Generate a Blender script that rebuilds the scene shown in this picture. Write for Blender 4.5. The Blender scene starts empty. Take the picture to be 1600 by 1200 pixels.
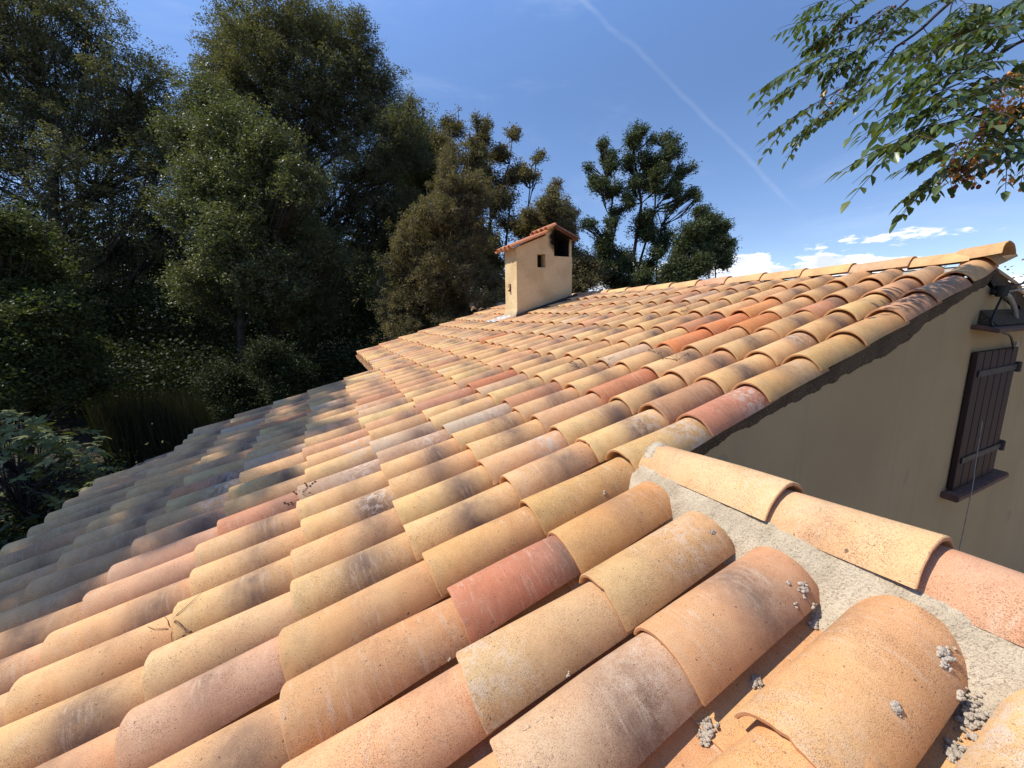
import bpy, bmesh, math, random
import numpy as np
from mathutils import Vector, Matrix
random.seed(7); rng = np.random.default_rng(11)
SC = bpy.context.scene
COL = SC.collection
ZC = 3.6                                    # camera height above the ground

# ------------------------------------------------------------------ camera
RX = np.array([0.90089661, -0.43373064, -0.01621851])
UP = np.array([0.09109933, 0.15242251, 0.98410787])
FW = np.array([0.42436566, 0.88805693, -0.17682949])
CAM = np.array([0, 0, ZC]); FPX = 624.08
cd = bpy.data.cameras.new('camera'); cam = bpy.data.objects.new('camera', cd); COL.objects.link(cam)
cd.sensor_width = 36; cd.lens = FPX / 1600 * 36; cd.clip_end = 2000; cd.clip_start = 0.02
M = Matrix(((RX[0], UP[0], -FW[0], 0), (RX[1], UP[1], -FW[1], 0), (RX[2], UP[2], -FW[2], ZC), (0, 0, 0, 1)))
cam.matrix_world = M
SC.camera = cam
def at(px, py, depth):                      # a photo pixel at a depth -> a point of the place
    return CAM + depth * (FW + (px - 800) / FPX * RX - (py - 600) / FPX * UP)

# ------------------------------------------------------------------ sky, sun, exposure
AZ, EL = math.radians(32), math.radians(52)
SUN = np.array([-math.cos(AZ) * math.cos(EL), math.sin(AZ) * math.cos(EL), math.sin(EL)])
w = bpy.data.worlds.new("World"); SC.world = w; w.use_nodes = True
nt = w.node_tree; nt.nodes.clear()
def N(t, tree, **kw):
    n = tree.nodes.new(t)
    for k, v in kw.items(): setattr(n, k, v)
    return n
out = N('ShaderNodeOutputWorld', nt); bg = N('ShaderNodeBackground', nt); sky = N('ShaderNodeTexSky', nt)
sky.sky_type = 'NISHITA'; sky.sun_disc = False; sky.sun_elevation = EL
sky.sun_rotation = math.atan2(SUN[0], SUN[1]); sky.altitude = 500; sky.air_density = .85; sky.dust_density = 0.1; sky.ozone_density = 3.2
bg.inputs['Strength'].default_value = 0.13
tc = N('ShaderNodeTexCoord', nt); mp = N('ShaderNodeMapping', nt); mp.inputs['Scale'].default_value = (1, 1, 3.2)
nz = N('ShaderNodeTexNoise', nt); nz.inputs['Scale'].default_value = 8.0; nz.inputs['Detail'].default_value = 9; nz.inputs['Roughness'].default_value = .56
nt.links.new(tc.outputs['Generated'], mp.inputs['Vector']); nt.links.new(mp.outputs['Vector'], nz.inputs['Vector'])
sx = N('ShaderNodeSeparateXYZ', nt); nt.links.new(tc.outputs['Generated'], sx.inputs[0])
def mathn(tree, op, a, b=None, clamp=False):
    n = N('ShaderNodeMath', tree, operation=op); n.use_clamp = clamp
    for i, v in enumerate((a, b)):
        if v is None: continue
        if hasattr(v, 'links'): tree.links.new(v, n.inputs[i])
        else: n.inputs[i].default_value = v
    return n.outputs[0]
def ramp(tree, v, a, b, lo=0., hi=1.):
    n = N('ShaderNodeMapRange', tree, interpolation_type='SMOOTHSTEP')
    tree.links.new(v, n.inputs['Value'])
    n.inputs['From Min'].default_value = a; n.inputs['From Max'].default_value = b
    n.inputs['To Min'].default_value = lo; n.inputs['To Max'].default_value = hi
    return n.outputs['Result']
def mixc(tree, f, a, b, blend='MIX'):
    n = N('ShaderNodeMix', tree, data_type='RGBA', blend_type=blend)
    for s, v in ((0, f), (6, a), (7, b)):
        if hasattr(v, 'links'): tree.links.new(v, n.inputs[s])
        else: n.inputs[s].default_value = v if s == 0 else (*v[:3], 1)
    return n.outputs[2]
# cumulus low over the horizon: noise threshold loosens towards the horizon
band = ramp(nt, sx.outputs['Z'], 0.05, 0.19, 0.11, -0.17)
band = mathn(nt, 'ADD', band, ramp(nt, sx.outputs['Z'], .15, .35, 0, -.4))
cl = ramp(nt, mathn(nt, 'ADD', nz.outputs['Fac'], band), 0.52, 0.575)
nz2 = N('ShaderNodeTexNoise', nt); nz2.inputs['Scale'].default_value = 2.0; nz2.inputs['Detail'].default_value = 7; nz2.inputs['Roughness'].default_value = .62; nz2.inputs['Distortion'].default_value = .9
nt.links.new(mp.outputs['Vector'], nz2.inputs['Vector'])
wis = ramp(nt, nz2.outputs['Fac'], 0.48, 0.8, 0, 0.25)
tint = mixc(nt, ramp(nt, sx.outputs['Z'], .08, .42), (.88, .86, .93), (.96, 1.0, 1.08))
tint = mixc(nt, ramp(nt, sx.outputs['Z'], .38, .72), tint, (1.52, 1.64, 1.80))
skyc = mixc(nt, 1.0, sky.outputs['Color'], tint, 'MULTIPLY')
c1 = mixc(nt, wis, skyc, (4.0, 5.0, 6.4))
# contrail: thin band round a great circle through two photo directions
d1 = at(905, -10, 1) - CAM; d2 = at(1200, 285, 1) - CAM; d1 /= np.linalg.norm(d1); d2 /= np.linalg.norm(d2)
nn = np.cross(d1, d2); nn /= np.linalg.norm(nn); mid = d1 + d2; mid /= np.linalg.norm(mid)
def dotn(vec, v):
    n = N('ShaderNodeVectorMath', nt, operation='DOT_PRODUCT'); nt.links.new(vec, n.inputs[0]); n.inputs[1].default_value = tuple(v); return n.outputs['Value']
nz3 = N('ShaderNodeTexNoise', nt); nz3.inputs['Scale'].default_value = 5; nz3.inputs['Detail'].default_value = 5; nt.links.new(tc.outputs['Generated'], nz3.inputs['Vector'])
off = mathn(nt, 'MULTIPLY', mathn(nt, 'SUBTRACT', nz3.outputs['Fac'], .5), .035)
dist = mathn(nt, 'ABSOLUTE', mathn(nt, 'ADD', dotn(tc.outputs['Generated'], nn), off))
tr = mathn(nt, 'MULTIPLY', ramp(nt, dist, 0.0, 0.0070, 0.085, 0), ramp(nt, dotn(tc.outputs['Generated'], mid), 0.935, 0.975))
tr = mathn(nt, 'MULTIPLY', tr, ramp(nt, nz2.outputs['Fac'], 0.3, 0.6, .35, 1))
c2 = mixc(nt, tr, c1, (6.5, 7.0, 7.8))
nz4 = N('ShaderNodeTexNoise', nt); nz4.inputs['Scale'].default_value = 15; nz4.inputs['Detail'].default_value = 6; nt.links.new(mp.outputs['Vector'], nz4.inputs['Vector'])
clc = mixc(nt, ramp(nt, nz4.outputs['Fac'], .38, .58), (4.9, 5.3, 6.2), (8.6, 8.4, 8.3))
c3 = mixc(nt, mathn(nt, 'MULTIPLY', cl, .93), c2, clc)
nt.links.new(c3, bg.inputs['Color']); nt.links.new(bg.outputs[0], out.inputs['Surface'])
sd = bpy.data.lights.new('sun', 'SUN'); so = bpy.data.objects.new('sun', sd); COL.objects.link(so)
sd.energy = 4.6; sd.angle = math.radians(0.53); sd.color = (1.0, 0.925, 0.79)
so.rotation_euler = Vector(SUN).to_track_quat('Z', 'Y').to_euler(); so.location = (-8, 4, 16)
SC.view_settings.view_transform = 'Standard'; SC.view_settings.look = 'None'; SC.view_settings.gamma = 1
SC.view_settings.use_curve_mapping = False; SC.view_settings.exposure = 0.42
SC.cycles.max_bounces = 6; SC.cycles.diffuse_bounces = 3; SC.cycles.transparent_max_bounces = 4

# ------------------------------------------------------------------ object helpers
def tag(o, label=None, cat=None, group=None, kind=None):
    for k, v in (('label', label), ('category', cat), ('group', group), ('kind', kind)):
        if v: o[k] = v
    return o
def empty(name, loc, label=None, cat=None, group=None):
    o = bpy.data.objects.new(name, None); COL.objects.link(o); o.location = loc; o.empty_display_size = .2
    return tag(o, label, cat, group)
def link(name, me, mat=None, parent=None, smooth=False):
    o = bpy.data.objects.new(name, me); COL.objects.link(o)
    if mat: me.materials.append(mat)
    if smooth and len(me.polygons): me.polygons.foreach_set('use_smooth', np.ones(len(me.polygons), bool))
    if parent:
        o.parent = parent
        if parent.parent is None: o.matrix_parent_inverse = Matrix.Translation(-parent.location)   # geometry is in world coordinates
    return o
def npmesh(name, V, Fq, attrs=None):
    """V (n,3), Fq (m,4) quads."""
    me = bpy.data.meshes.new(name); V = np.asarray(V, np.float32); Fq = np.asarray(Fq, np.int32)
    k = Fq.shape[1]
    me.vertices.add(len(V)); me.vertices.foreach_set('co', V.ravel())
    me.loops.add(Fq.size); me.loops.foreach_set('vertex_index', Fq.ravel())
    me.polygons.add(len(Fq)); me.polygons.foreach_set('loop_start', np.arange(0, Fq.size, k, dtype=np.int32))
    me.polygons.foreach_set('loop_total', np.full(len(Fq), k, np.int32))
    for n, (ty, data) in (attrs or {}).items():
        a = me.attributes.new(n, ty, 'POINT'); a.data.foreach_set('vector' if ty == 'FLOAT_VECTOR' else 'color' if ty == 'FLOAT_COLOR' else 'value', np.asarray(data, np.float32).ravel())
    me.update(calc_edges=True); return me
class MB:
    def __init__(s): s.v = []; s.f = []
    def add(s, v, f):
        b = len(s.v); s.v += [tuple(map(float, p)) for p in v]; s.f += [tuple(b + i for i in q) for q in f]
    def box(s, c, size, X=(1, 0, 0), Y=(0, 1, 0), Z=(0, 0, 1)):
        c = np.array(c, float); X, Y, Z = (np.array(a, float) for a in (X, Y, Z)); h = np.array(size) / 2
        v = [c + i * h[0] * X + j * h[1] * Y + k * h[2] * Z for i in (-1, 1) for j in (-1, 1) for k in (-1, 1)]
        s.add(v, [(0, 1, 3, 2), (4, 6, 7, 5), (0, 4, 5, 1), (2, 3, 7, 6), (0, 2, 6, 4), (1, 5, 7, 3)])
    def tube(s, pts, r, n=6):
        pts = [np.array(p, float) for p in pts]
        rs = r if hasattr(r, '__len__') else [r] * len(pts); rings = []
        a = None
        for i, p in enumerate(pts):
            t = pts[min(i + 1, len(pts) - 1)] - pts[max(i - 1, 0)]; t /= (np.linalg.norm(t) + 1e-9)
            if a is None: a = np.cross(t, (0, 0, 1) if abs(t[2]) < .9 else (1, 0, 0))
            a = a - t * (a @ t); a /= (np.linalg.norm(a) + 1e-9); b = np.cross(t, a)
            rings.append([p + rs[i] * (math.cos(2 * math.pi * k / n) * a + math.sin(2 * math.pi * k / n) * b) for k in range(n)])
        v = [q for R in rings for q in R]; f = []
        for i in range(len(pts) - 1):
            for k in range(n): f.append((i * n + k, i * n + (k + 1) % n, (i + 1) * n + (k + 1) % n, (i + 1) * n + k))
        f += [tuple(range(n))[::-1], tuple((len(pts) - 1) * n + k for k in range(n))]
        s.add(v, f)
    def prism(s, poly, axis_vec):
        n = len(poly); a = [np.array(p, float) for p in poly]; b = [p + np.array(axis_vec, float) for p in a]
        s.add(a + b, [tuple(range(n))[::-1], tuple(range(n, 2 * n))] + [(i, (i + 1) % n, n + (i + 1) % n, n + i) for i in range(n)])
    def build(s, name, mat, parent=None, smooth=False, bevel=0):
        me = bpy.data.meshes.new(name); me.from_pydata(s.v, [], s.f); me.update()
        bm = bmesh.new(); bm.from_mesh(me); bmesh.ops.recalc_face_normals(bm, faces=bm.faces)
        if bevel: bmesh.ops.bevel(bm, geom=[e for e in bm.edges if len(e.link_faces) == 2 and e.calc_face_angle(0) > .5], offset=bevel, segments=2, affect='EDGES')
        bm.to_mesh(me); bm.free()
        return link(name, me, mat, parent, smooth)

# ------------------------------------------------------------------ materials
def newmat(name, rough=.85, spec=.3):
    m = bpy.data.materials.new(name); m.use_nodes = True; t = m.node_tree
    b = t.nodes['Principled BSDF']; b.inputs['Roughness'].default_value = rough; b.inputs['Specular IOR Level'].default_value = spec
    return m, t, b
def noise(t, scale, detail=3, vec=None, rough=.5, dist=0):
    n = N('ShaderNodeTexNoise', t); n.inputs['Scale'].default_value = scale; n.inputs['Detail'].default_value = detail
    n.inputs['Roughness'].default_value = rough; n.inputs['Distortion'].default_value = dist
    if vec is None:
        c = N('ShaderNodeTexCoord', t); vec = c.outputs['Object']
    t.links.new(vec, n.inputs['Vector']); return n.outputs['Fac']
def bump(t, b, h, strength, dist=.01):
    n = N('ShaderNodeBump', t); n.inputs['Strength'].default_value = strength; n.inputs['Distance'].default_value = dist
    t.links.new(h, n.inputs['Height']); t.links.new(n.outputs[0], b.inputs['Normal']); return n
def simple(name, c1, c2=None, scale=8, rough=.85, bs=0, bscale=60, spec=.3, metal=0, detail=5):
    m, t, b = newmat(name, rough, spec); b.inputs['Metallic'].default_value = metal
    c2 = c2 or tuple(x * .75 for x in c1)
    f = ramp(t, noise(t, scale, detail), .35, .65)
    t.links.new(mixc(t, f, c1, c2), b.inputs['Base Color'])
    if bs: bump(t, b, noise(t, bscale, 4), bs)
    return m

def tile_material():
    m, t, b = newmat('fired_clay', .82, .25)
    A = lambda n: N('ShaderNodeAttribute', t, attribute_name=n)
    tp = A('tp').outputs['Vector']; base = A('tcol').outputs['Color']; mx = A('tmix')
    sep = N('ShaderNodeSeparateColor', t); t.links.new(mx.outputs['Color'], sep.inputs[0])
    smudge, white, rim = sep.outputs
    # cloudy hue change inside one tile
    n1 = noise(t, 9, 4, tp); n2 = noise(t, 26, 5, tp, .6)
    col = mixc(t, ramp(t, n1, .32, .68, 0, .42), base, mixc(t, 1.0, base, (1.08, .86, .70), 'MULTIPLY'))
    col = mixc(t, ramp(t, n2, .4, .75, 0, .40), col, mixc(t, 1.0, base, (.74, .66, .62), 'MULTIPLY'))
    # kiln smudge across the middle
    sm = mathn(t, 'MULTIPLY', smudge, ramp(t, mathn(t, 'ADD', n1, mathn(t, 'MULTIPLY', n2, .4)), .45, .85, .55, 1.0))
    col = mixc(t, sm, col, (.190, .125, .092))
    mps = N('ShaderNodeMapping', t); mps.inputs['Scale'].default_value = (5.0, .8, 1); t.links.new(tp, mps.inputs['Vector'])
    stn = noise(t, 16, 5, mps.outputs['Vector'], .6, .4)
    col = mixc(t, mathn(t, 'MULTIPLY', ramp(t, stn, .50, .70, 0, .42), ramp(t, noise(t, 6, 2, tp), .42, .6)), col, (.62, .49, .37))
    # lime bloom
    n3 = noise(t, 38, 6, tp, .7, .6)
    wh = mathn(t, 'MULTIPLY', white, ramp(t, n3, .44, .60))
    col = mixc(t, wh, col, (.60, .50, .41))
    n4 = noise(t, 5, 3, tp)
    dust = mathn(t, 'MULTIPLY', ramp(t, noise(t, 70, 5, tp, .7), .52, .72, 0, .35), ramp(t, n4, .4, .62))
    col = mixc(t, dust, col, (.55, .43, .32))
    # dark iron specks, stretched along the tile
    mpn = N('ShaderNodeMapping', t); mpn.inputs['Scale'].default_value = (.65, 1, 1); t.links.new(tp, mpn.inputs['Vector'])
    sp = noise(t, 640, 2, mpn.outputs['Vector'], .5)
    dens = ramp(t, noise(t, 12, 3, tp), .35, .7, .64, .54)
    spk = N('ShaderNodeMath', t, operation='GREATER_THAN'); t.links.new(sp, spk.inputs[0]); t.links.new(dens, spk.inputs[1])
    col = mixc(t, mathn(t, 'MULTIPLY', spk.outputs[0], .5), col, (.12, .055, .035))
    sp2 = noise(t, 120, 3, tp)
    col = mixc(t, ramp(t, sp2, .69, .72, 0, .75), col, (.07, .04, .03))
    col = mixc(t, ramp(t, noise(t, 620, 2, tp), .42, .62, .0, .42), col, mixc(t, 1.0, col, (.48, .42, .36), 'MULTIPLY'))
    # cut ends show the redder clay
    col = mixc(t, mathn(t, 'MULTIPLY', rim, .6), col, (.52, .25, .13))
    t.links.new(col, b.inputs['Base Color'])
    h = mathn(t, 'ADD', mathn(t, 'MULTIPLY', sp, .5), mathn(t, 'MULTIPLY', noise(t, 90, 5, tp, .7), .6))
    bump(t, b, h, .35, .0022)
    return m
TILE = tile_material()

def mortar_material(name, ca, cb, scale=1.0, bs=.9):
    m, t, b = newmat(name, .95, .15)
    g = noise(t, 230 * scale, 3, None, .7); l = noise(t, 14 * scale, 4)
    col = mixc(t, ramp(t, l, .35, .65), ca, cb)
    col = mixc(t, ramp(t, g, .56, .68, 0, .7), col, tuple(x * .42 for x in cb))
    col = mixc(t, ramp(t, noise(t, 330 * scale, 1), .60, .66, 0, .6), col, (.30, .22, .16))
    t.links.new(col, b.inputs['Base Color'])
    bump(t, b, mathn(t, 'ADD', g, mathn(t, 'MULTIPLY', noise(t, 60 * scale, 4), .8)), bs, .006)
    return m
MORTAR = mortar_material('lime_mortar', (.53, .45, .335), (.44, .365, .265), .8)
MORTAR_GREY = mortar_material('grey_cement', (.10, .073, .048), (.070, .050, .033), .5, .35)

def stucco():
    m, t, b = newmat('ochre_render', .93, .15)
    n = noise(t, 48, 6, None, .75, .8); l = noise(t, 3.5, 5)
    col = mixc(t, ramp(t, l, .35, .68), (.76, .585, .34), (.64, .475, .26))
    col = mixc(t, ramp(t, n, .50, .70, 0, .5), col, (.38, .26, .135))
    tcn = N('ShaderNodeTexCoord', t); s = N('ShaderNodeSeparateXYZ', t); t.links.new(tcn.outputs['Object'], s.inputs[0])
    # soot streaming out of the flue mouth (a stain with its own ragged shape)
    X = mathn(t, 'SUBTRACT', s.outputs['X'], CH_X); Z = mathn(t, 'SUBTRACT', s.outputs['Z'], CH_Z)
    dd = mathn(t, 'SQRT', mathn(t, 'ADD', mathn(t, 'MULTIPLY', X, X), mathn(t, 'MULTIPLY', Z, Z)))
    dn = mathn(t, 'ADD', dd, mathn(t, 'MULTIPLY', mathn(t, 'SUBTRACT', noise(t, 9, 5), .5), .16))
    soot = mathn(t, 'MULTIPLY', ramp(t, dn, .15, .25, 1, 0), ramp(t, s.outputs['Z'], CH_Z - .26, CH_Z - .17))
    col = mixc(t, soot, col, (.010, .008, .007))
    # darker ragged band low down, following the roof slope
    zz = mathn(t, 'SUBTRACT', s.outputs['Z'], mathn(t, 'MULTIPLY', s.outputs['X'], .2817))
    foot_band = ramp(t, mathn(t, 'ADD', zz, mathn(t, 'MULTIPLY', noise(t, 7, 4), .16)), CH_B, CH_B + .16, .55, 0)
    col = mixc(t, foot_band, col, (.30, .235, .18))
    t.links.new(col, b.inputs['Base Color'])
    bump(t, b, n, .9, .02)
    return m
CH_X, CH_Z = 3.66, ZC + 1.14; CH_B = ZC - 0.79
STUCCO = stucco()

def wall_paint():
    m, t, b = newmat('cream_wall_paint', .9, .2)
    l = noise(t, 1.3, 6); g = noise(t, 130, 4, None, .7)
    col = mixc(t, ramp(t, l, .3, .7), (.45, .337, .19), (.405, .297, .163))
    mp_ = N('ShaderNodeMapping', t); tcn = N('ShaderNodeTexCoord', t); t.links.new(tcn.outputs['Object'], mp_.inputs[0]); mp_.inputs['Scale'].default_value = (7, 7, .35)
    col = mixc(t, ramp(t, noise(t, 2.2, 4, mp_.outputs[0]), .5, .75, 0, .25), col, (.32, .245, .155))
    col = mixc(t, ramp(t, noise(t, 4, 2), .70, .73, 0, .3), col, (.22, .19, .15))
    t.links.new(col, b.inputs['Base Color']); bump(t, b, g, .35, .004)
    return m
WALL = wall_paint()
def wood_mat(name, a, bcol):
    m, t, b = newmat(name, .7, .3)
    mp_ = N('ShaderNodeMapping', t); tcn = N('ShaderNodeTexCoord', t); t.links.new(tcn.outputs['Object'], mp_.inputs[0]); mp_.inputs['Scale'].default_value = (40, 40, 2)
    f = noise(t, 1.2, 5, mp_.outputs[0]); t.links.new(mixc(t, ramp(t, f, .3, .7), a, bcol), b.inputs['Base Color']); bump(t, b, f, .5, .003)
    return m
WOOD = wood_mat('dark_red_wood', (.060, .026, .020), (.036, .017, .014))
BEAM = wood_mat('weathered_beam', (.30, .20, .13), (.20, .13, .085))
IRON = simple('aged_iron', (.075, .062, .050), (.045, .036, .030), 20, .6, .3, 90)
BLACK = simple('soot_and_recess_black', (.008, .007, .006), (.012, .010, .009), 10, .95, 0)
ZINC = simple('zinc_sheet', (.62, .62, .62), (.48, .49, .50), 14, .45, .3, 30, .5, .2)
CABLE = simple('black_cable', (.02, .02, .02), None, 10, .5)
PVC = simple('grey_conduit', (.36, .34, .31), None, 10, .5)
CORD = simple('pale_cord', (.42, .38, .31), None, 40, .9)
SILLM = simple('terracotta_sill', (.20, .095, .065), (.12, .075, .060), 12, .85, .5, 60)
BARK = simple('bark', (.075, .060, .046), (.040, .031, .024), 9, .95, .9, 25)
BARK2 = simple('smooth_dark_bark', (.055, .042, .034), (.035, .026, .022), 15, .8, .5, 40)
TWIG = simple('dry_stalk', (.16, .085, .045), (.10, .05, .03), 60, .8)
def mesh_mat():
    m, t, b = newmat('perforated_strip', .5, .5)
    v = N('ShaderNodeTexVoronoi', t); v.inputs['Scale'].default_value = 140; tcn = N('ShaderNodeTexCoord', t); t.links.new(tcn.outputs['Object'], v.inputs['Vector'])
    t.links.new(mixc(t, ramp(t, v.outputs['Distance'], .25, .4), (.06, .06, .06), (.36, .35, .34)), b.inputs['Base Color']); return m
STRIP = mesh_mat()

def leaf_mat(name, ca, cb, cc, rough=.6, spec=.12, trans=.14):
    m = bpy.data.materials.new(name); m.use_nodes = True; t = m.node_tree; t.nodes.clear()
    o = N('ShaderNodeOutputMaterial', t); b = N('ShaderNodeBsdfPrincipled', t); tr = N('ShaderNodeBsdfTranslucent', t); mx = N('ShaderNodeMixShader', t)
    b.inputs['Roughness'].default_value = rough; b.inputs['Specular IOR Level'].default_value = spec
    a = N('ShaderNodeAttribute', t, attribute_name='rnd')
    c = mixc(t, ramp(t, a.outputs['Fac'], 0, .7), ca, cb)
    c = mixc(t, ramp(t, a.outputs['Fac'], .86, .98), c, cc)
    t.links.new(c, b.inputs['Base Color']); t.links.new(mixc(t, 1.0, c, (1.5, 1.6, .6), 'MULTIPLY'), tr.inputs['Color'])
    mx.inputs[0].default_value = trans
    t.links.new(b.outputs[0], mx.inputs[1]); t.links.new(tr.outputs[0], mx.inputs[2]); t.links.new(mx.outputs[0], o.inputs['Surface'])
    return m
L_OAK = leaf_mat('holm_oak_leaf', (.075, .078, .045), (.145, .140, .078), (.21, .19, .115), trans=.26)
L_LAUREL = leaf_mat('laurel_leaf', (.080, .090, .045), (.135, .145, .070), (.20, .20, .11), .5, .2, .25)
L_BROWN = leaf_mat('dusty_oak_leaf', (.115, .100, .055), (.175, .145, .080), (.22, .16, .09), trans=.25)
L_AIRY = leaf_mat('downy_oak_leaf', (.055, .075, .035), (.090, .110, .050), (.15, .15, .07))
L_GREEN = leaf_mat('fresh_leaf', (.045, .060, .024), (.075, .092, .036), (.16, .17, .07), .5, trans=.3)
L_FIG = leaf_mat('fig_leaf', (.10, .115, .04), (.15, .165, .065), (.24, .24, .11), .6, .08)
L_MELIA = leaf_mat('chinaberry_leaflet', (.040, .070, .020), (.075, .115, .030), (.15, .17, .05), .34, .5, .32)
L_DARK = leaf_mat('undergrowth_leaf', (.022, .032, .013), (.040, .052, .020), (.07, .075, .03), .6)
L_GRASS = leaf_mat('dry_reed', (.035, .035, .018), (.055, .052, .026), (.08, .07, .036), .8)

# ------------------------------------------------------------------ roof geometry
RP = 0.27462200358763567; EXPO = 0.4042238; W = 0.22
O = np.array([-0.54964971, 1.03155511, -1.01509095 + ZC])
UU = np.array([math.cos(RP), 0, math.sin(RP)]); VV = np.array([0, 1., 0]); NN = np.array([-math.sin(RP), 0, math.cos(RP)])
def rp(c, j, dz=0.): return O + UU * (c * EXPO) + VV * ((j - .33) * W) + NN * dz
def rx(x, y, dz=0.):       # roof crown plane above a ground x,y
    return np.array([x, y, O[2] + (x - O[0]) * math.tan(RP) + dz])

class Tiles:
    """collects barrel tiles as numpy blocks -> ONE mesh"""
    def __init__(s): s.V = []; s.F = []; s.tp = []; s.tc = []; s.tm = []; s.n = 0
    def add(s, P, U, V, Nn, L, hw0, hw1, h0, h1, lift=0., t=.012, base=(.5, .3, .17), smudge=.3, sc=.5, white=0., na=14, nl=7, phi=66, inv=False, sag=0.):
        U = U / np.linalg.norm(U); V = V - U * (V @ U); V /= np.linalg.norm(V); Nn = np.cross(U, V)
        if Nn[2] < 0: Nn = -Nn
        ss = np.concatenate([[0, .0025], np.linspace(.03, L - .03, nl), [L - .0025, L]])
        shr = np.zeros(len(ss)); shr[0] = shr[-1] = .0022
        ph = np.radians(np.linspace(-phi, phi, na + 1)); cb = math.cos(math.radians(phi))
        wob = rng.normal(0, .0018, 3)
        rid = rng.random(3) * 60
        ej = np.convolve(rng.normal(0, .0016, na + 3), [.3, .4, .3], 'valid')[:na + 1] + (rng.random(na + 1) < .03) * .004
        def grid(off, shrk):
            S, PH = np.meshgrid(ss, ph, indexing='ij'); q = S / L
            hw = hw0 + (hw1 - hw0) * q - off * .8 - shrk[:, None]; h = h0 + (h1 - h0) * q - off - shrk[:, None]
            sb = math.sin(math.radians(phi)); x = hw * np.sin(PH) / sb + wob[0] * np.sin(q * 5 + rid[0]); z = h * (np.cos(PH) - cb) / (1 - cb) + wob[1] * np.sin(q * 4 + PH * 1.3 + rid[1]) - lift * 0
            z = z + lift * (1 - q) + sag * q
            if inv: z = -z
            Se = S.copy(); Se[0] += ej; Se[1] += ej; Se[-1] -= ej[::-1]
            return P + Se[..., None] * U + x[..., None] * V + z[..., None] * Nn, S, PH * hw0
        Go, S, AR = grid(0, shr); Gi, _, _ = grid(t, -shr)
        m, n = Go.shape[:2]; b0 = s.n
        idx = np.arange(m * n).reshape(m, n); q = lambda a: a.reshape(-1)
        F = [np.stack([q(idx[:-1, :-1]), q(idx[:-1, 1:]), q(idx[1:, 1:]), q(idx[1:, :-1])], 1)]
        F.append(F[0][:, ::-1] + m * n)
        F.append(np.stack([idx[0, :-1], idx[0, :-1] + m * n, idx[0, 1:] + m * n, idx[0, 1:]], 1))
        F.append(np.stack([idx[-1, :-1], idx[-1, 1:], idx[-1, 1:] + m * n, idx[-1, :-1] + m * n], 1))
        F.append(np.stack([idx[:-1, 0], idx[1:, 0], idx[1:, 0] + m * n, idx[:-1, 0] + m * n], 1))
        F.append(np.stack([idx[:-1, -1], idx[:-1, -1] + m * n, idx[1:, -1] + m * n, idx[1:, -1]], 1))
        s.V += [Go.reshape(-1, 3), Gi.reshape(-1, 3)]; s.F.append(np.concatenate(F) + b0); s.n += 2 * m * n
        tp = np.stack([S + rid[0], AR + rid[1], np.full_like(S, rid[2])], -1).reshape(-1, 3)
        tp2 = tp + np.array([0, 0, .02]); s.tp += [tp, tp2]
        cc = np.ones((m * n, 4)); cc[:, :3] = base; s.tc.append(cc)
        qq = (S / L).reshape(-1, 1); hue = (1 - qq) * np.array([[1.02, 1.01, .93]]) + qq * np.array([[1.0, .90, .86]]) ; cc[:, :3] *= hue
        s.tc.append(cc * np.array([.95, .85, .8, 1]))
        g = min(1.1, smudge * 1.35) * np.exp(-((S - sc * L) / ((.13 + .05 * smudge) * L)) ** 2) * (.60 + .40 * np.cos(AR / hw0 * 1.3 + smudge * 9))
        rim = np.zeros_like(S); rim[0] = 1
        tm = np.stack([g, np.full_like(S, white * .8) if inv else white * (np.exp(-((S - .70 * L) / (.20 * L)) ** 2) if rid[0] > 25 else np.exp(-((S - .05 * L) / (.22 * L)) ** 2)), rim * .75, np.ones_like(S)], -1).reshape(-1, 4)
        rim2 = np.zeros_like(S); rim2[0] = 1; rim2[1] = .4
        tm2 = np.stack([g * 0, g * 0, rim2, np.ones_like(S)], -1).reshape(-1, 4); s.tm += [tm, tm2]
    def build(s, name, parent):
        me = npmesh(name, np.concatenate(s.V), np.concatenate(s.F), {'tp': ('FLOAT_VECTOR', np.concatenate(s.tp)), 'tcol': ('FLOAT_COLOR', np.concatenate(s.tc)), 'tmix': ('FLOAT_COLOR', np.concatenate(s.tm))})
        o = link(name, me, TILE, parent, True)
        try: me.set_sharp_from_angle(angle=math.radians(40))
        except Exception: pass
        return o
PAL = [((.69, .450, .235), 42), ((.72, .485, .245), 22), ((.68, .425, .235), 22), ((.62, .375, .220), 6), ((.60, .415, .265), 6), ((.57, .29, .17), 2), ((.62, .46, .33), 3), ((.62, .27, .12), .4)]
_pw = np.array([p[1] for p in PAL], float); _pw /= _pw.sum()
def tcol():
    c = np.array(PAL[rng.choice(len(PAL), p=_pw)][0]) * rng.normal(1, .045) * (1 + rng.normal(0, .018, 3)); return tuple(np.clip(c, .05, .72))
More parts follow.
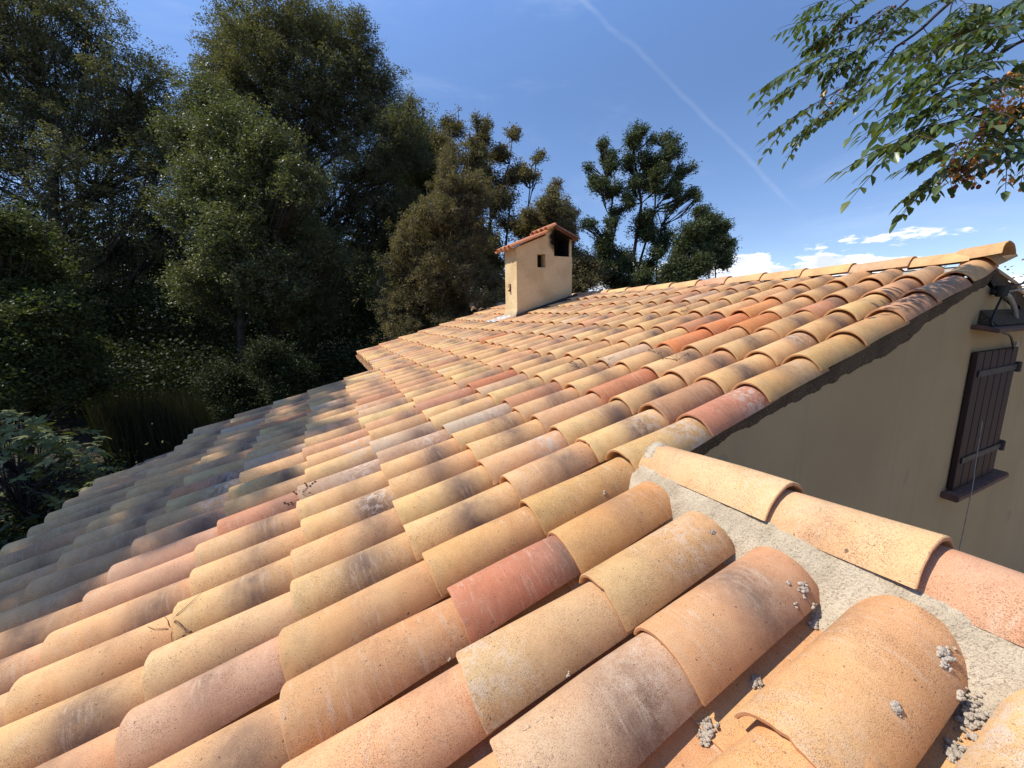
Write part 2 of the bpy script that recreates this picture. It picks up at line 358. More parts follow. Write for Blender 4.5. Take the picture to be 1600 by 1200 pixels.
# tiles singled out in the photo: (course, column) -> base, smudge, position, white
SPECIAL = {(2, 0): ((.50, .215, .135), .75, .75, .0), (3, 0): ((.55, .33, .15), .55, .62, 0), (3, 1): ((.56, .36, .16), .35, .7, 0), (3, -1): ((.55, .38, .20), .12, .5, .45),
           (3, -2): ((.56, .335, .19), .75, .62, .15), (3, -3): ((.62, .385, .20), .45, .75, .2), (2, -1): ((.56, .39, .22), .10, .5, .5), (2, -2): ((.56, .40, .27), 1.0, .55, .3),
           (1, 0): ((.55, .335, .18), .2, .4, 0), (1, 1): ((.58, .37, .19), .25, .5, 0), (0, 1): ((.58, .37, .25), .6, .4, 0), (0, 2): ((.66, .46, .26), .1, .5, 0), (2, 1): ((.60, .37, .17), .45, .7, 0),
           (2, -3): ((.66, .40, .19), .05, .5, 0), (4, 1): ((.58, .40, .19), .55, .6, .75), (5, 1): ((.50, .225, .15), .3, .35, .8), (5, 2): ((.46, .27, .16), .3, .5, 0), (6, 1): ((.56, .36, .17), .6, .55, .3),
           (7, 1): ((.55, .37, .17), .4, .3, 0), (8, 1): ((.56, .36, .18), .2, .3, 0), (9, 1): ((.55, .32, .20), .4, .5, .2), (2, 6): ((.50, .33, .22), .1, .5, .9), (1, 6): ((.46, .33, .24), .2, .5, .9),
           (-1, 5): ((.62, .38, .24), .2, .5, .1), (-1, 6): ((.60, .37, .25), .3, .5, 0), (7, 5): ((.68, .27, .12), .0, .5, 0), (8, 5): ((.66, .27, .12), .0, .5, 0), (9, 5): ((.68, .33, .14), .0, .5, 0),
           (8, 4): ((.58, .25, .10), .0, .5, 0), (4, 9): ((.53, .22, .12), .3, .7, 0), (3, 6): ((.50, .41, .32), .2, .5, .8), (5, 4): ((.55, .24, .13), .2, .4, 0), (3, 9): ((.50, .26, .17), .1, .5, 0), (10, 1): ((.52, .33, .22), .3, .5, .2)}

# ------------------------------------------------------------------ the house
house = empty('house', (2.0, 1.12, 0), 'low house under a shallow roof of sun-bleached clay barrel tiles, with a cream gable wall', 'house')
deck = MB()                                              # boards under the tiles
def slab(x0, x1, y0, y1, top=-.125, th=.05):
    a = [rx(x0, y0, top), rx(x1, y0, top), rx(x1, y0, top - th), rx(x0, y0, top - th)]
    deck.prism(a, (0, y1 - y0, 0))
slab(-1.78, 1.05, -1.75, 1.10); slab(-1.78, .715, 1.10, 5.33); slab(.72, 4.14, 1.15, 7.86)
# far slopes beyond both ridges
a = [rx(4.14, 1.12, -.125), (8.4, 1.12, rx(4.14, 0)[2] - .125 - 4.26 * .28), (8.4, 1.12, rx(4.14, 0)[2] - .175 - 4.26 * .28), rx(4.14, 1.12, -.175)]
deck.prism(a, (0, 6.74, 0))
roof = deck.build('roof', BEAM, house)

cov = Tiles(); pan = Tiles()
def col_range(j):
    if j <= 0: return -3, 3
    if j <= 20:
        lo = -3 if j < 17 else -2
        return lo, 11
    return 3, 11
CHX0, CHX1, CHY0, CHY1 = 2.87, 3.90, 5.77, 6.20
for j in range(-8, 33):
    lo, hi = col_range(j)
    dj = rng.normal(0, .006)
    if j < -2: dj = -.012
    for c in range(lo, hi + 1):
        cc = c + rng.normal(0, .035) - (.05 if (c == 3 and j < 1) else 0)
        if c == lo: cc = lo + rng.normal(0, .02) - (.33 if lo == -3 else 0)
        L = .475 + rng.normal(0, .004)
        if c == lo and lo == -3: L += .1
        if j <= 0 and c == 3: L = .408 + rng.normal(0, .004)
        if c == 11: L = .40 if j > 1 else .475
        base, sm, scn, wh = SPECIAL.get((c, j), (tcol(), float(np.clip(rng.normal(.76, .20), .1, 1.0)), rng.uniform(.46, .70), 0. if rng.random() > .09 else rng.uniform(.4, 1.0)))
        P = rp(cc, j, -.072) + VV * (dj + rng.normal(0, .0022)) + NN * rng.normal(0, .002)
        X = P + UU * .2
        if X[0] > CHX0 - .02 and CHY0 - .03 < X[1] < CHY1 + .03: continue
        yaw = rng.normal(0, .014); U = UU + VV * yaw
        hw = .1015 + rng.normal(0, .0012)
        na, nl = (18, 9) if j < 6 else (12, 4)
        near = j <= 0 and c == 3
        cov.add(P, U, VV, NN, L, hw, hw - (.006 if near else .015), .080, .076 if near else .073, lift=.014 if not (j <= 0 and c == 3) else .006, sag=-.010, base=base, smudge=min(sm, .85), sc=scn, white=wh, na=na, nl=nl)
    if j == 1:       # verge column runs on to the ridge
        P = rp(12, 1, -.066); cov.add(P, UU + VV * .01, VV, NN, .40, .098, .086, .080, .073, lift=.02, sag=-.012, base=(.58, .39, .19), smudge=.1, white=.1, na=16, nl=6)
    # pans between the covers
    for c in range(lo, hi + 1):
        if j == -8: continue
        if j == 1 and c > 3: continue
        yc = -.5
        P = rp(c - .12 - (.3 if (c == lo and lo == -3) else 0), j + yc, -.047) + VV * rng.normal(0, .003)
        if P[0] > CHX0 - .3 and CHY0 - .03 < P[1] < CHY1 + .03: continue
        L = .47 + (.12 if (c == lo and lo == -3) else 0)
        if c == hi: L = .42
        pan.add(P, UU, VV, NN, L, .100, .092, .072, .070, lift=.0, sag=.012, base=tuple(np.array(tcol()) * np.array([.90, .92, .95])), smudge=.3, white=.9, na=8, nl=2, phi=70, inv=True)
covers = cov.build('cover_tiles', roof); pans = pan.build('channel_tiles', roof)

# raised maker's lettering along some near tiles (follows each tile's curve)
def letters(c, j, txt, s0, ang, size=.012):
    cu = bpy.data.curves.new('lettering', 'FONT'); cu.body = txt; cu.size = size * 1.35; cu.extrude = .0005; cu.resolution_u = 1
    tob = bpy.data.objects.new('tmp', cu); COL.objects.link(tob); bpy.context.view_layer.update()
    me = bpy.data.meshes.new_from_object(tob.evaluated_get(bpy.context.evaluated_depsgraph_get())); bpy.data.objects.remove(tob)
    n = len(me.vertices); co = np.empty(n * 3); me.vertices.foreach_get('co', co); co = co.reshape(-1, 3)
    P = rp(c, j, -.072); S = s0 + co[:, 0]; q = S / .475
    A = math.radians(ang) + co[:, 1] / .105
    hw = .0975 - .015 * q; h = .080 - .007 * q
    cb = math.cos(math.radians(66)); X = hw * np.sin(A) / math.sin(math.radians(66)); Z = h * (np.cos(A) - cb) / (1 - cb) + .014 * (1 - q) - .010 * q + co[:, 2] * .5
    W3 = P + S[:, None] * UU + X[:, None] * VV + Z[:, None] * NN
    me.vertices.foreach_set('co', W3.ravel()); me.update()
    ly = simple('raised_clay', (.60, .44, .31), (.52, .37, .26), 50) if 'raised_clay' not in bpy.data.materials else bpy.data.materials['raised_clay']
    link('lettering', me, ly, roof)
for c, j in ((2, -2), (1, -1), (0, 0)):
    letters(c, j, 'CE  LA MEDITERRANEENNE  /07/', .05, 20)

# ridge and cap tiles
def cap(P0, P1, hw, h, base, name='ridge_tile', lift=.02, smudge=.3, white=0, parent=None, sc=.4, over=.07):
    k = Tiles(); P0 = np.array(P0, float); P1 = np.array(P1, float); D = P1 - P0; L = np.linalg.norm(D) + over
    k.add(P0, D, np.array([1., 0, 0]), np.array([0, 0, 1.]), L, hw, hw - .012, h, h - .006, lift=lift, sag=-.004, base=base, smudge=smudge, sc=sc, white=white, na=22, nl=10)
    return k.build(name, parent or roof)
XR = 1.118
for y0, y1, b_, sm, sc_ in ((.595, 1.075, (.68, .48, .28), .45, .78), (.295, .595, (.67, .46, .27), .25, .5), (-.09, .295, (.58, .36, .235), .45, .5), (-.50, -.09, (.57, .38, .2), .3, .5), (-.92, -.5, (.5, .3, .18), .3, .5), (-1.34, -.92, (.58, .38, .2), .3, .5), (-1.74, -1.34, (.55, .33, .2), .3, .5)):
    zb = ZC - .575
    cap((XR, y0, zb), (XR, y1, zb + .0), .098, .086, b_, lift=.020, smudge=sm, sc=sc_, over=.05 if y1 < 1 else 0, white=.15)
ys = [1.21, 1.53, 1.92, 2.30, 2.68, 3.08, 3.46, 3.87, 4.28, 4.70, 5.12, 5.53, 5.94, 6.35, 6.76, 7.17, 7.58, 7.86]
for i in range(len(ys) - 1):
    zr = ZC + .300 - .011 * ys[i]
    cap((4.19, ys[i], zr), (4.19, ys[i + 1], zr - .001), .105, .078, tcol() if i not in (5,) else (.60, .36, .24), lift=.014, smudge=.2, white=.1, sc=.5)
cap((4.17, 1.055, ZC + .318), (4.19, 1.25, ZC + .312), .095, .086, (.62, .40, .21), lift=.012, smudge=.2, sc=.3, over=.04)

# closure strip under the main ridge, mortar beds
mb = MB()
a0 = rx(3.99, 1.2, -.015); mb.prism([rx(3.97, 1.22, -.088), rx(4.13, 1.22, -.036), rx(4.13, 1.22, -.05), rx(3.97, 1.22, -.10)], (0, 6.6, 0))
mb.build('ridge_closure_strip', STRIP, roof)
def noise3(P, f, seed=0):
    r = np.random.default_rng(seed); v = np.zeros(len(P))
    for k in range(5):
        d = r.normal(size=(6, 3)); d /= np.linalg.norm(d, axis=1)[:, None]; p = r.random(6) * 6.28
        v += (np.sin(P @ d.T * f * 2 ** k + p).sum(1) / 6) / 1.7 ** k
    return v
def strip_grid(name, fn, u0, u1, v0, v1, nu, nv, mat, parent):
    u, v = np.meshgrid(np.linspace(u0, u1, nu), np.linspace(v0, v1, nv), indexing='ij'); P = fn(u, v).reshape(-1, 3)
    idx = np.arange(nu * nv).reshape(nu, nv); F = np.stack([idx[:-1, :-1].ravel(), idx[1:, :-1].ravel(), idx[1:, 1:].ravel(), idx[:-1, 1:].ravel()], 1)
    return link(name, npmesh(name, P, F), mat, parent, True)
def mortar_fn(u, v):
    c = (u - O[0]) / math.cos(RP) / EXPO
    jj = (v - O[1]) / W + .33
    colw = .5 + .5 * np.cos(2 * np.pi * jj)
    w1 = .02 * np.sin(v * 23 + 1) + .015 * np.sin(v * 61)
    t1 = np.clip((c - 3.85 - w1) / .12, 0, 1); t1 = t1 * t1 * (3 - 2 * t1)
    t2 = np.clip((c - 3.92) / .16, 0, 1); t2 = t2 * t2 * (3 - 2 * t2)
    dz = -.128 + .050 * t1 + .082 * t2 + .030 * colw * t1 * (1 - t2)
    Z = O[2] + (u - O[0]) * math.tan(RP) + dz
    P = np.stack([u, v, Z], -1); q = P.reshape(-1, 3)
    nse = noise3(q, 13, 3).reshape(u.shape) * .0075 + noise3(q, 90, 5).reshape(u.shape) * .0042 + rng.normal(0, .0007, u.shape)
    fade = np.clip((1.105 - v) / .05, 0, 1)
    P[..., 2] += nse; P[..., 2] -= (1 - fade) * .05
    P[..., 1] += noise3(q, 40, 8).reshape(u.shape) * .003
    return P
bed = strip_grid('mortar_bed', mortar_fn, .70, 1.10, -1.74, 1.115, 220, 1300, MORTAR, roof)
# body of mortar under the cap's far end (closes the little step towards the gable)
mb = MB(); mb.prism([(1.015, 1.05, ZC - .60), (1.06, 1.085, ZC - .515), (1.12, 1.09, ZC - .49), (1.19, 1.085, ZC - .53), (1.215, 1.05, ZC - .62)], (0, -.06, 0)); mb.build('mortar_plug', MORTAR, roof, True, .008)

# walls
gy = 1.12
def crownz(x): return O[2] + (x - O[0]) * math.tan(RP)
ztop = crownz(4.19) - .13
mb = MB()
prof = [(-1.5, gy, 0), (8.1, gy, 0), (8.1, gy, ztop - (8.1 - 4.19) * .28), (4.19, gy, ztop), (-1.5, gy, crownz(-1.5) - .13)]
mb.prism(prof, (0, .25, 0)); gable = mb.build('gable_wall', WALL, house)
mb = MB()
mb.prism([(-1.5, -1.6, 0), (1.2, -1.6, 0), (1.2, -1.6, ZC - .66), (1.0, -1.6, crownz(1.0) - .19), (-1.5, -1.6, crownz(-1.5) - .18)], (0, .25, 0))
mb.box((-1.4, -.15, (crownz(-1.4) - .2) / 2), (.2, 2.9 - .36, crownz(-1.4) - .2))
mb.box((-1.4, 3.2, (crownz(-1.4) - .2) / 2), (.2, 3.66, crownz(-1.4) - .2))
mb.prism([(-1.5, 5.05, 0), (.85, 5.05, 0), (.85, 5.05, crownz(.85) - .185), (-1.5, 5.05, crownz(-1.5) - .185)], (0, .2, 0))
mb.box((.98, 6.4, (crownz(.95) - .2) / 2), (.2, 2.28, crownz(.95) - .2))
mb.prism([(.9, 7.6, 0), (8.1, 7.6, 0), (8.1, 7.6, ztop - 3.91 * .28 - .02), (4.19, 7.6, ztop - .02), (.9, 7.6, crownz(.9) - .185)], (0, .2, 0))
mb.box((1.13, -.3, (ZC - .62) / 2), (.14, 2.55, ZC - .62))
mb.build('outer_wall', WALL, house)
# bare cement under the verge, ragged lower edge
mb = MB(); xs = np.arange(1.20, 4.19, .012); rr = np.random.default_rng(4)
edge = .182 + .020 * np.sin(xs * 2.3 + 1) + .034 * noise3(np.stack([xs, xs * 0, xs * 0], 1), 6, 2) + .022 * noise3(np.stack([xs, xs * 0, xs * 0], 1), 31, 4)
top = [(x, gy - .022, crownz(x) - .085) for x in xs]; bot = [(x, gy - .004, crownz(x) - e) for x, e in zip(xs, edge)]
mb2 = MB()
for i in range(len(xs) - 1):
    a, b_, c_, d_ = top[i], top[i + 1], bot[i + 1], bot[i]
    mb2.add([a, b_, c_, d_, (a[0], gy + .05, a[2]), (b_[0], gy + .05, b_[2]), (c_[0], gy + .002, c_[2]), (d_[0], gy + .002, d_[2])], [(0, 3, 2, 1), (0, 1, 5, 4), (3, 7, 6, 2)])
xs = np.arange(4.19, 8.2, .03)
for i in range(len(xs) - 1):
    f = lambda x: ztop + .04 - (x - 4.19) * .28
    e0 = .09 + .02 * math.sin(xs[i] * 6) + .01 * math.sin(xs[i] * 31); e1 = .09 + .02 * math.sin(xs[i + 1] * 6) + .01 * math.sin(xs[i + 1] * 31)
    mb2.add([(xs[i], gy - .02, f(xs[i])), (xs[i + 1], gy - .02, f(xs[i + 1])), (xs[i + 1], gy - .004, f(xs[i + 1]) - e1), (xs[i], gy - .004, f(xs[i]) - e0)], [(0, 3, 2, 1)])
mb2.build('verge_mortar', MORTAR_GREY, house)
# far slope verge tiles, seen as a dark edge running down right of the ridge
fs = Tiles(); UD = np.array([math.cos(.273), 0, -math.sin(.273)])
for i in range(11):
    P = np.array([4.30 + i * EXPO * .963, 1.18, ztop + .045 - (.11 + i * EXPO * .963) * .28])
    for jj in range(6):
        fs.add(P + np.array([.40 * .963, jj * W, -.40 * .27 + .0]), -UD, VV, NN, .45, .0975, .083, .080, .073, lift=.014, sag=-.01, base=tcol(), na=8, nl=2)
fs.build('far_slope_tiles', roof)

# shutter in the gable wall
zs0, zs1, xs0, xs1 = ZC - 1.34, ZC - .325, 4.08, 4.86
sh = MB(); nb = 6; wb = (xs1 - xs0) / nb
for i in range(nb): sh.box((xs0 + wb * (i + .5), gy - .022, (zs0 + zs1) / 2), (wb - .006, .030, zs1 - zs0))
shut = sh.build('window_shutter', WOOD, house, False, .004)
for zz in (ZC - .48, ZC - 1.12):
    h = MB(); h.box((4.50, gy - .043, zz), (.74, .008, .045)); h.tube([(4.88, gy - .05, zz - .04), (4.88, gy - .05, zz + .04)], .016, 8); h.box((4.90, gy - .02, zz), (.07, .05, .07)); h.build('strap_hinge', IRON, shut, False, .002)
rv = MB(); rv.box((4.925, gy - .006, (zs0 + zs1) / 2), (.045, .012, zs1 - zs0 + .06)); rv.build('window_reveal', simple('pale_reveal', (.40, .37, .31)), house)
s_ = MB(); s_.box((4.50, gy - .045, ZC - 1.375), (.98, .10, .045), Y=(0, 1, 0.06)); s_.build('window_sill', SILLM, house, False, .008)
# tiled ledge above the window with grime and cables
s_ = MB(); s_.box((4.58, gy - .065, ZC - .16), (1.16, .14, .03), Y=(0, .985, .17)); s_.build('tiled_ledge', SILLM, house, False, .006)
s_ = MB(); s_.prism([(4.10, gy, ZC - .145), (4.10, gy - .10, ZC - .145), (4.10, gy, ZC - .03)], (1.1, 0, 0)); s_.build('ledge_flashing', MORTAR_GREY, house, False, .01)
cz = MB(); cz.tube([(4.14, gy - .03, ZC + .085), (4.30, gy - .05, ZC + .09)], .012, 8)
for dx in (0, .03, .06): cz.tube([(4.21 + dx, gy - .05, ZC + .05), (4.21 + dx, gy - .05, ZC + .125)], [.022, .030], 10)
cz.box((4.24, gy - .02, ZC + .09), (.05, .04, .05)); brk = cz.build('cable_bracket', CABLE, house, False, .004)
def wire(name, pts, r, mat, lab, cat):
    m_ = MB(); pts = np.array(pts, float); P = []
    for i in range(len(pts) - 1):
        for k in range(6):
            q = k / 6; p0 = pts[max(i - 1, 0)]; p1 = pts[i]; p2 = pts[i + 1]; p3 = pts[min(i + 2, len(pts) - 1)]
            P.append(.5 * ((2 * p1) + (-p0 + p2) * q + (2 * p0 - 5 * p1 + 4 * p2 - p3) * q * q + (-p0 + 3 * p1 - 3 * p2 + p3) * q ** 3))
    P.append(pts[-1]); m_.tube(P, r, 6); o = m_.build(name, mat, None, True); return tag(o, lab, cat)
wire('cable', [(4.26, gy - .05, ZC + .10), (5.0, gy - .20, ZC + .26), (6.4, gy - .6, ZC + .60)], .007, CABLE, 'thin black cable running from the wall bracket up under the roof verge', 'cable')
wire('cable', [(4.22, gy - .06, ZC + .05), (4.15, gy - .06, ZC - .04), (4.08, gy - .07, ZC - .12), (4.04, gy - .10, ZC - .155), (4.14, gy - .12, ZC - .19), (4.45, gy - .08, ZC - .23), (4.70, gy - .05, ZC - .34)], .007, CABLE, 'black cable dropping from the bracket and looping over the ledge to the shutter', 'cable')
wire('cable', [(4.34, gy - .05, ZC + .085), (4.9, gy - .1, ZC + .14), (5.7, gy - .2, ZC + .24)], .007, PVC, 'pale thin cable strung to the right from beside the wall bracket', 'cable')
wire('conduit', [(4.36, gy - .03, ZC + .075), (4.46, gy - .04, ZC + .04), (4.56, gy - .05, ZC - .05), (4.62, gy - .05, ZC - .14)], .016, PVC, 'short grey conduit curving down the gable wall on to the tiled ledge', 'conduit')
wire('cord', [(4.33, gy - .055, ZC - .84), (4.26, gy - .08, ZC - 1.15), (4.19, gy - .105, ZC - 1.38), (4.16, gy - .10, ZC - 2.2), (4.12, gy - .06, ZC - 3.3)], .0032, CORD, 'pale cord hanging down the front of the brown shutter past its sill', 'cord')

# ------------------------------------------------------------------ chimney
zb = lambda x: crownz(x) - .10
chim = MB()
def chbox(x0, x1, y0, y1, z0a, z0b, z1a, z1b):
    chim.prism([(x0, y0, z0a), (x1, y0, z0b), (x1, y0, z1b), (x0, y0, z1a)], (0, y1 - y0, 0))
Y0, Y1 = CHY0, CHY1
def zt(x): return ZC + .985 + (x - 2.87) * .40            # underside of the lean-to cap
wx0, wx1, wz0, wz1 = 3.24, 3.39, ZC + .70, ZC + .905
chbox(2.87, wx0, Y0, Y1, zb(2.87), zb(wx0), zt(2.87), zt(wx0))
chbox(wx0, wx1, Y0, Y1, zb(wx0), zb(wx1), wz0, wz0)
chbox(wx0, wx1, Y0, Y1, wz1, wz1, zt(wx0), zt(wx1))
chbox(wx0, wx1, Y0 + .14, Y1, wz0, wz0, wz1, wz1)
chbox(wx1, 3.55, Y0, Y1, zb(wx1), zb(3.55), zt(wx1), zt(3.55) + .06)
chbox(3.55, 3.90, Y0, Y1, zb(3.55), zb(3.9), ZC + .885, ZC + .885)
chbox(3.55, 3.90, Y1 - .06, Y1, ZC + .885, ZC + .885, ZC + 1.30, ZC + 1.15)
chbox(3.86, 3.90, Y0 + .02, Y1 - .06, ZC + .885, ZC + .885, ZC + 1.17, ZC + 1.155)
# flared foot of the narrow face
chim.prism([(2.87, Y0 - .012, zb(2.87)), (2.81, Y0 - .012, zb(2.87)), (2.87, Y0 - .012, zb(2.87) + .20)], (0, Y1 - Y0 + .02, 0))
chimney = chim.build('chimney', STUCCO, house)
k = MB(); k.box((3.315, Y0 + .139, (wz0 + wz1) / 2), (.149, .004, wz1 - wz0)); k.build('vent_opening', BLACK, chimney)  # black plate paints in the darkness inside the vent recess
k = MB()
k.box((3.725, Y1 - .064, ZC + 1.05), (.345, .006, .32)); k.box((3.554, (Y0 + Y1) / 2, ZC + 1.06), (.006, .38, .34)); k.box((3.705, (Y0 + Y1) / 2 - .03, ZC + .889), (.29, .34, .006)); k.box((3.856, (Y0 + Y1) / 2 - .01, ZC + 1.03), (.006, .33, .27)); k.prism([(3.56, Y0 + .005, ZC + 1.30), (3.90, Y0 + .005, ZC + 1.16), (3.90, Y0 + .005, ZC + 1.175), (3.56, Y0 + .005, ZC + 1.315)], (0, .36, 0))
k.build('flue_mouth', BLACK, chimney)
RED = [(.55, .23, .11), (.50, .20, .10), (.58, .28, .15), (.46, .18, .10)]
k = Tiles(); UC = np.array([1, 0, .40]); NCc = np.array([-.4, 0, 1]); UC = UC / np.linalg.norm(UC)
for i in range(4):
    yy = Y0 - .02 + i * .145
    k.add(np.array([2.74, yy, zt(2.74) + .03]), UC, VV, NCc, .72, .062, .056, .050, .046, base=RED[i % 4], smudge=.05, na=10, nl=4, t=.011)
    k.add(np.array([2.735, yy + .0725, zt(2.735) + .055]), UC, VV, NCc, .72, .055, .055, .040, .040, base=RED[(i + 1) % 4], smudge=0, na=8, nl=4, t=.011, inv=True)
k.build('chimney_lower_tiles', chimney)
k = MB(); k.prism([(3.42, Y0 + .01, zt(3.42) + .04), (3.55, Y0 + .01, zt(3.55) + .06), (3.55, Y0 + .01, ZC + 1.345), (3.43, Y0 + .01, ZC + 1.285)], (0, Y1 - Y0 - .02, 0)); k.build('hood_support', STUCCO, chimney)
k = Tiles(); UH = np.array([-1, 0, .40]); UH /= np.linalg.norm(UH)
for i in range(4):
    yy = Y0 - .02 + i * .145
    k.add(np.array([4.00, yy, ZC + 1.15]), UH, VV, np.array([.4, 0, 1]), .50, .060, .056, .050, .046, base=(.20, .09, .06), smudge=.6, na=10, nl=4, t=.012)
    k.add(np.array([4.00, yy + .0725, ZC + 1.175]), UH, VV, np.array([.4, 0, 1]), .50, .055, .055, .040, .040, base=(.16, .08, .05), smudge=.5, na=8, nl=4, t=.012, inv=True)
for i in range(4):
    yy = Y0 - .02 + i * .145; UL = np.array([1, 0, .45]); UL /= np.linalg.norm(UL)
    k.add(np.array([3.39, yy, ZC + 1.275]), UL, VV, np.array([-.4, 0, 1]), .19, .062, .056, .050, .046, base=RED[i % 4], smudge=0, na=10, nl=3, t=.012)
    k.add(np.array([3.39, yy + .0725, ZC + 1.305]), UL, VV, np.array([-.4, 0, 1]), .19, .055, .055, .040, .040, base=RED[(i + 2) % 4], smudge=0, na=8, nl=3, t=.012, inv=True)
k.build('chimney_hood_tiles', chimney)
k = MB(); k.box((2.862, 6.00, ZC + .39), (.016, .035, .12)); k.box((2.85, 6.01, ZC + .345), (.03, .05, .02)); k.tube([(2.86, 6.05, ZC + .44), (2.845, 6.05, ZC + .44)], .008); k.tube([(2.86, 6.05, ZC + .41), (2.845, 6.05, ZC + .41)], .008); k.build('rusty_hinge', simple('rust', (.16, .07, .035)), chimney)
def flash_fn(u, v):
    jj = (v - O[1]) / W + .33
    z = crownz(u) + .012 - .018 * (.5 - .5 * np.cos(2 * np.pi * jj)) + .004 * np.sin(u * 60)
    return np.stack([u, v, z], -1)
strip_grid('chimney_flashing', flash_fn, 2.52, 2.89, 5.80, 6.24, 20, 60, ZINC, chimney)
k = MB(); k.prism([rx(2.84, CHY0 - .05, -.05), rx(3.98, CHY0 - .05, -.05), rx(3.98, CHY0 - .05, .030), rx(2.84, CHY0 - .05, .022)], (0, .045, 0)); k.build('side_strip', simple('dark_strip', (.055, .05, .048), None, 10, .6), chimney)  # thin dark strip along the foot of the broad face

# eave details where the roof steps back
g = at(590, 582, 5.6)
k = MB()
ex = .74
k.tube([(ex - .34, 5.58, crownz(ex) - .20), (ex + .05, 5.58, crownz(ex) - .18)], .035, 12); k.build('drain_pipe_end', simple('pale_clay_pipe', (.42, .30, .22)), house, True)
k = MB(); k.box((ex + .03, 5.60, crownz(ex) - .25), (.06, .10, .28)); k.build('eave_bracket', simple('pale_render', (.52, .44, .36)), house, False, .004)
k = MB(); k.prism([(-1.86, -1.7, crownz(-1.86) - .13), (-1.80, -1.7, crownz(-1.8) - .12), (-1.80, -1.7, crownz(-1.8) - .24), (-1.86, -1.7, crownz(-1.86) - .24)], (0, 7.0, 0)); k.build('fascia_board', BEAM, house)

# ------------------------------------------------------------------ ground, bank
def terrain(u, v):
    d = np.hypot(u - 2, v - 2)
    z = np.clip((d - 9) / 30, 0, 1) ** 1.1 * 3.0 * np.clip(-(u - 6) / 14, 0, 1) + .22 * np.sin(u * .35) * np.cos(v * .31) * np.clip((d - 6) / 6, 0, 1)
    return np.stack([u, v, z - .02], -1)
GROUND = simple('leaf_litter', (.050, .042, .024), (.026, .024, .013), .9, .98, .8, 14)
gnd = strip_grid('ground', terrain, -400, 400, -400, 400, 321, 321, GROUND, None); tag(gnd, kind='structure')
bounce_gnd = strip_grid('bounce_ground', lambda u, v: np.stack([u, v, 0 * u + .03], -1), 1.25, 16, -12, 1.1, 3, 3, simple('pale_bounce_ground', (.52, .41, .29), (.44, .34, .24), 30, .95, .6, 60), None); tag(bounce_gnd, kind='structure')  # unseen pale sheet added to bounce warm sunlight on to the gable wall

# ------------------------------------------------------------------ foliage
def leaves_mesh(name, C, size, mat, parent, up=.45, asp=.42, seed=0, droop=0.0, tone=None):
    r = np.random.default_rng(seed); n = len(C)
    d = r.normal(size=(n, 3)); d[:, 2] = d[:, 2] * .6 - droop; d /= np.linalg.norm(d, axis=1)[:, None]
    nn = r.normal(size=(n, 3)) * .8; nn[:, 2] += up; s = np.cross(nn, d); s /= (np.linalg.norm(s, axis=1)[:, None] + 1e-6)
    L = size * r.uniform(.65, 1.3, n)[:, None]; Wd = L * asp
    mid = d * L * .45
    nrm = np.cross(d, s) * L * .08
    V = np.stack([C, C + mid + s * Wd * .5 + nrm, C + d * L, C + mid - s * Wd * .5 + nrm], 1).reshape(-1, 3)
    F = np.arange(4 * n).reshape(n, 4)
    rn = r.random(n)
    if tone is not None: rn = .45 * rn + .55 * tone
    rn = np.repeat(rn, 4)
    return link(name, npmesh(name, V, F, {'rnd': ('FLOAT', rn)}), mat, parent)
def polytube(mb, a, b, r0, r1, bend=.12, n=5, sides=6, sag=0.):
    a = np.array(a, float); b = np.array(b, float); L = np.linalg.norm(b - a); off = rng.normal(0, bend * L, 3) * .5
    P = []; 
    for i in range(n + 1):
        q = i / n; p = a * (1 - q) + b * q + off * math.sin(math.pi * q) + np.array([0, 0, sag * L * math.sin(math.pi * q)]) + rng.normal(0, .012 * L, 3) * (0 < i < n); P.append(p)
    mb.tube(P, [r0 + (r1 - r0) * i / n for i in range(n + 1)], sides); return P
